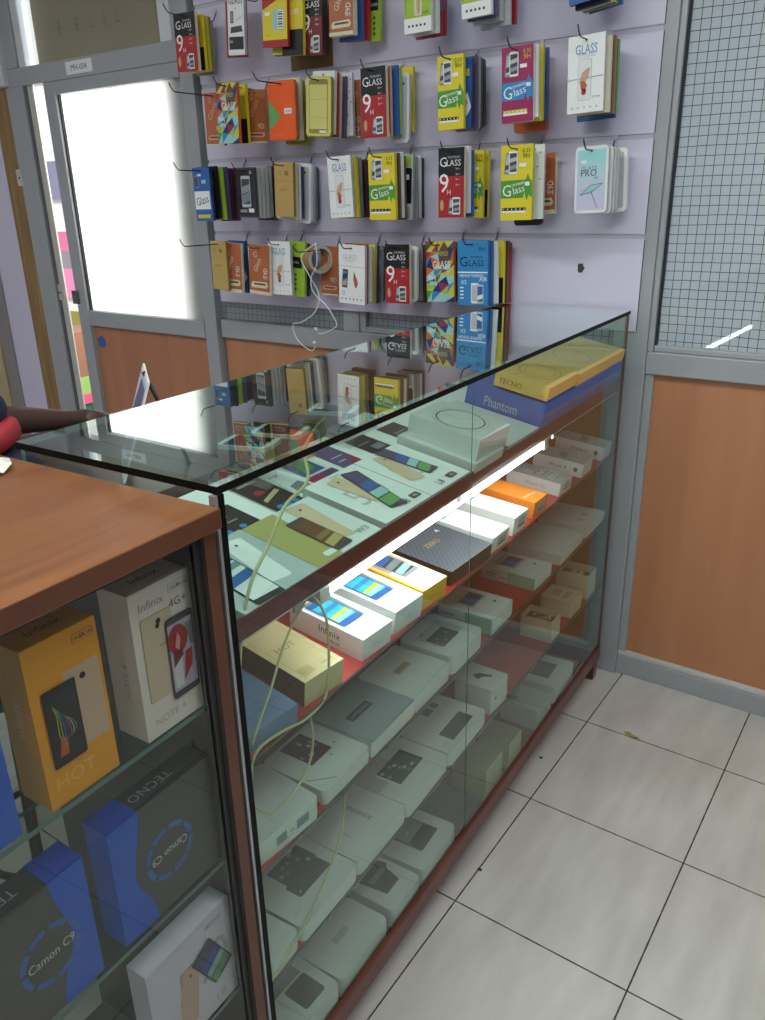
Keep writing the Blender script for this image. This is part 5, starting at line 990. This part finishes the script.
nd['shL'] = (B(-.09, -.19, 1.215), .062); nd['uaL'] = ((nd['shL'][0]+eL)/2, .048); nd['elL'] = (eL, .034); nd['faL'] = (eL*.6+wL*.4, .034); nd['wrL'] = (wL, .023); nd['pmL'] = (kL, (.036, .018))
for s, c in ((1, 'R'), (-1, 'L')):
    nd['hip'+c] = (B(.03, s*.09, .765), .088); nd['kn'+c] = (B(.40, s*.13, .74), .062); nd['ca'+c] = (B(.36, s*.13, .58), .056); nd['an'+c] = (B(.24, s*.12, .30), .036); nd['ft'+c] = (B(.36, s*.13, .268), .032)
ed = [('pelvis', 'waist'), ('waist', 'chest'), ('chest', 'neckb'), ('neckb', 'neck'), ('neck', 'jaw'), ('jaw', 'face'), ('face', 'crown'), ('face', 'nose')]
for c in 'RL':
    ed += [('pelvis', 'hip'+c), ('hip'+c, 'kn'+c), ('kn'+c, 'ca'+c), ('ca'+c, 'an'+c), ('an'+c, 'ft'+c), ('neckb', 'sh'+c)]
ed += [('shR', 'uaR'), ('uaR', 'elR'), ('elR', 'faR'), ('faR', 'wrR'), ('wrR', 'pmR'), ('shL', 'uaL'), ('uaL', 'elL'), ('elL', 'faL'), ('faL', 'wrL'), ('wrL', 'pmL')]
for c, kd, sd in (('R', (kR-wR).normalized(), 1), ('L', (kL-wL).normalized(), -1)):
    pm = nd['pm'+c][0]; lat = kd.cross(up).normalized()
    for j, (off, ln) in enumerate(((-.027, .066), (-.009, .076), (.010, .072), (.027, .056))):
        a = 'f%d%s' % (j, c); nd[a+'0'] = (pm+kd*.035+lat*off, .0095); nd[a+'1'] = (pm+kd*(.035+ln*.5)+lat*off*1.1-up*.006, .0085); nd[a+'2'] = (pm+kd*(.035+ln)+lat*off*1.12-up*.024, .007)
        ed += [('pm'+c, a+'0'), (a+'0', a+'1'), (a+'1', a+'2')]
    a = 'th'+c; tl_ = -lat*sd; nd[a+'0'] = (pm-kd*.02+tl_*.036-up*.004, .011); nd[a+'1'] = (pm+kd*.012+tl_*.058-up*.01, .0095); nd[a+'2'] = (pm+kd*.04+tl_*.062-up*.018, .008)
    ed += [('pm'+c, a+'0'), (a+'0', a+'1'), (a+'1', a+'2')]
skin('body', nd, ed, M_skin, pe)
sh = {k: nd[k] for k in ('pelvis', 'waist', 'chest', 'neckb', 'shR', 'shL')}
sh = {'pelvis': (B(-.02, 0, .78), (.150, .125)), 'waist': (nd['waist'][0], (.145, .122)), 'chest': (nd['chest'][0], (.168, .132)), 'neckb': (B(-.12, -.04, 1.245), (.088, .08)), 'shR': (nd['shR'][0]+up*.004, .092), 'shL': (nd['shL'][0]+up*.004, .092)}
for c in 'RL': sh['s2'+c] = (nd['sh'+c][0]*.86+nd['el'+c][0]*.14, .084)
skin('shirt', sh, [('shR', 's2R'), ('shL', 's2L'), ('pelvis', 'waist'), ('waist', 'chest'), ('chest', 'neckb'), ('neckb', 'shR'), ('neckb', 'shL')], M_navy, pe)
for c in 'RL':
    a = nd['sh'+c][0]; e = nd['el'+c][0]
    skin('sleeve', {'a': (a*.97+e*.03, .090), 'b': (a*.86+e*.14, .090), 'c': (a*.74+e*.26, .086)}, [('a', 'b'), ('b', 'c')], M_redc, pe)
    skin('sleeve_cuff', {'a': (a*.80+e*.20, .084), 'b': (a*.62+e*.38, .092), 'c': (a*.36+e*.64, .092)}, [('a', 'b'), ('b', 'c')], M_navy, pe)
    skin('trouser_leg', {'z': (nd['hip'+c][0]-fw*.10+up*.015, .112), 'a': (nd['hip'+c][0]-fw*.0, .110), 'b': (nd['kn'+c][0], .078), 'c': (nd['ca'+c][0], .070), 'd': (nd['an'+c][0]+up*.02, .056)}, [('z', 'a'), ('a', 'b'), ('b', 'c'), ('c', 'd')], M_trou, pe)
    skin('shoe', {'a': (nd['an'+c][0]-up*.03-fw*.02, .042), 'b': (nd['ft'+c][0]+fw*.03, .040), 'c': (nd['ft'+c][0]+fw*.09, .030)}, [('a', 'b'), ('b', 'c')], M_shoe, pe)
b = MB(); rr_ = [(-.052, 1.405, .045), (-.040, 1.43, .068), (-.028, 1.46, .080), (-.016, 1.49, .087), (-.010, 1.52, .085), (-.008, 1.548, .074), (-.008, 1.568, .050), (-.008, 1.576, .012)]
b.tube([B(H0+f_, HR, z_) for f_, z_, _ in rr_], [r_ for _, _, r_ in rr_], M_hair, 20); b.build('hair', pe)
for s in (-1, 1):
    b = MB(); c0 = B(H0+.088, HR+s*.031, 1.452); b.tube([c0-fw*.006, c0, c0+fw*.008, c0+fw*.010], [.011, .012, .008, .003], P('paper'), 10); b.tube([c0+fw*.0085, c0+fw*.011], [.005, .003], P('black'), 8); b.build('eye', pe)
    b = MB(); c0 = B(H0, HR+s*.076, 1.435); b.tube([c0-up*.03, c0-up*.01+rt*s*.008, c0+up*.02+rt*s*.012, c0+up*.032], [.006, .011, .012, .005], M_skin, 8); b.build('ear', pe)
b = MB(); c0 = B(H0+.088, HR, 1.385); b.tube([c0-rt*.024, c0-rt*.01+fw*.006, c0+rt*.01+fw*.006, c0+rt*.024], [.003, .007, .007, .003], mat('lips', (104, 62, 58), .45), 8); b.build('mouth', pe)

# ------------------------------------------------------------------ light
def area(name, loc, rot, sx_, sy_, power, col=(1, 1, 1)):
    l = bpy.data.lights.new(name, 'AREA'); l.shape = 'RECTANGLE'; l.size = sx_; l.size_y = sy_; l.energy = power; l.color = col
    o = bpy.data.objects.new(name, l); COL.objects.link(o); o.location = loc; o.rotation_euler = rot; return o
for k, (x, y, pw) in enumerate(((-.55, -1.9, 18), (.95, -1.5, 21), (.5, -3.4, 17), (-2.3, -2.0, 11))):
    cl = thing('ceiling_light', 'white twin-tube ceiling light fitting', 'light', (x, y, 2.75), (0, 0, 0), 'ceiling lights')
    b = MB(); b.box(-.62, .62, -.08, .08, -.05, 0, M_whitepl); b.build('housing', cl)
    for s in (-.04, .04):
        b = MB(); b.tube([(-.6, s, -.068), (.6, s, -.068)], .014, M_ceiltube, 10); b.build('tube', cl)
    area('ceiling_lamp', (x, y, 2.655), (0, 0, 0), 1.2, .16, pw, (.9, 1.0, .99))
area('daylight_on_door', (-2.45, 1.0, 1.9), (math.radians(-82), 0, 0), 1.1, 1.2, 95, (.96, .98, 1))
sun = bpy.data.lights.new('sun', 'SUN'); sun.energy = 2.4; sun.angle = .05; so = bpy.data.objects.new('sun', sun); COL.objects.link(so); so.rotation_euler = (math.radians(50), 0, math.radians(25)); so.location = (-4, -6, 6)
w = bpy.data.worlds.new('sky'); SC.world = w; w.use_nodes = True; bg = w.node_tree.nodes['Background']; bg.inputs[0].default_value = (.86, .93, 1, 1); bg.inputs[1].default_value = .9
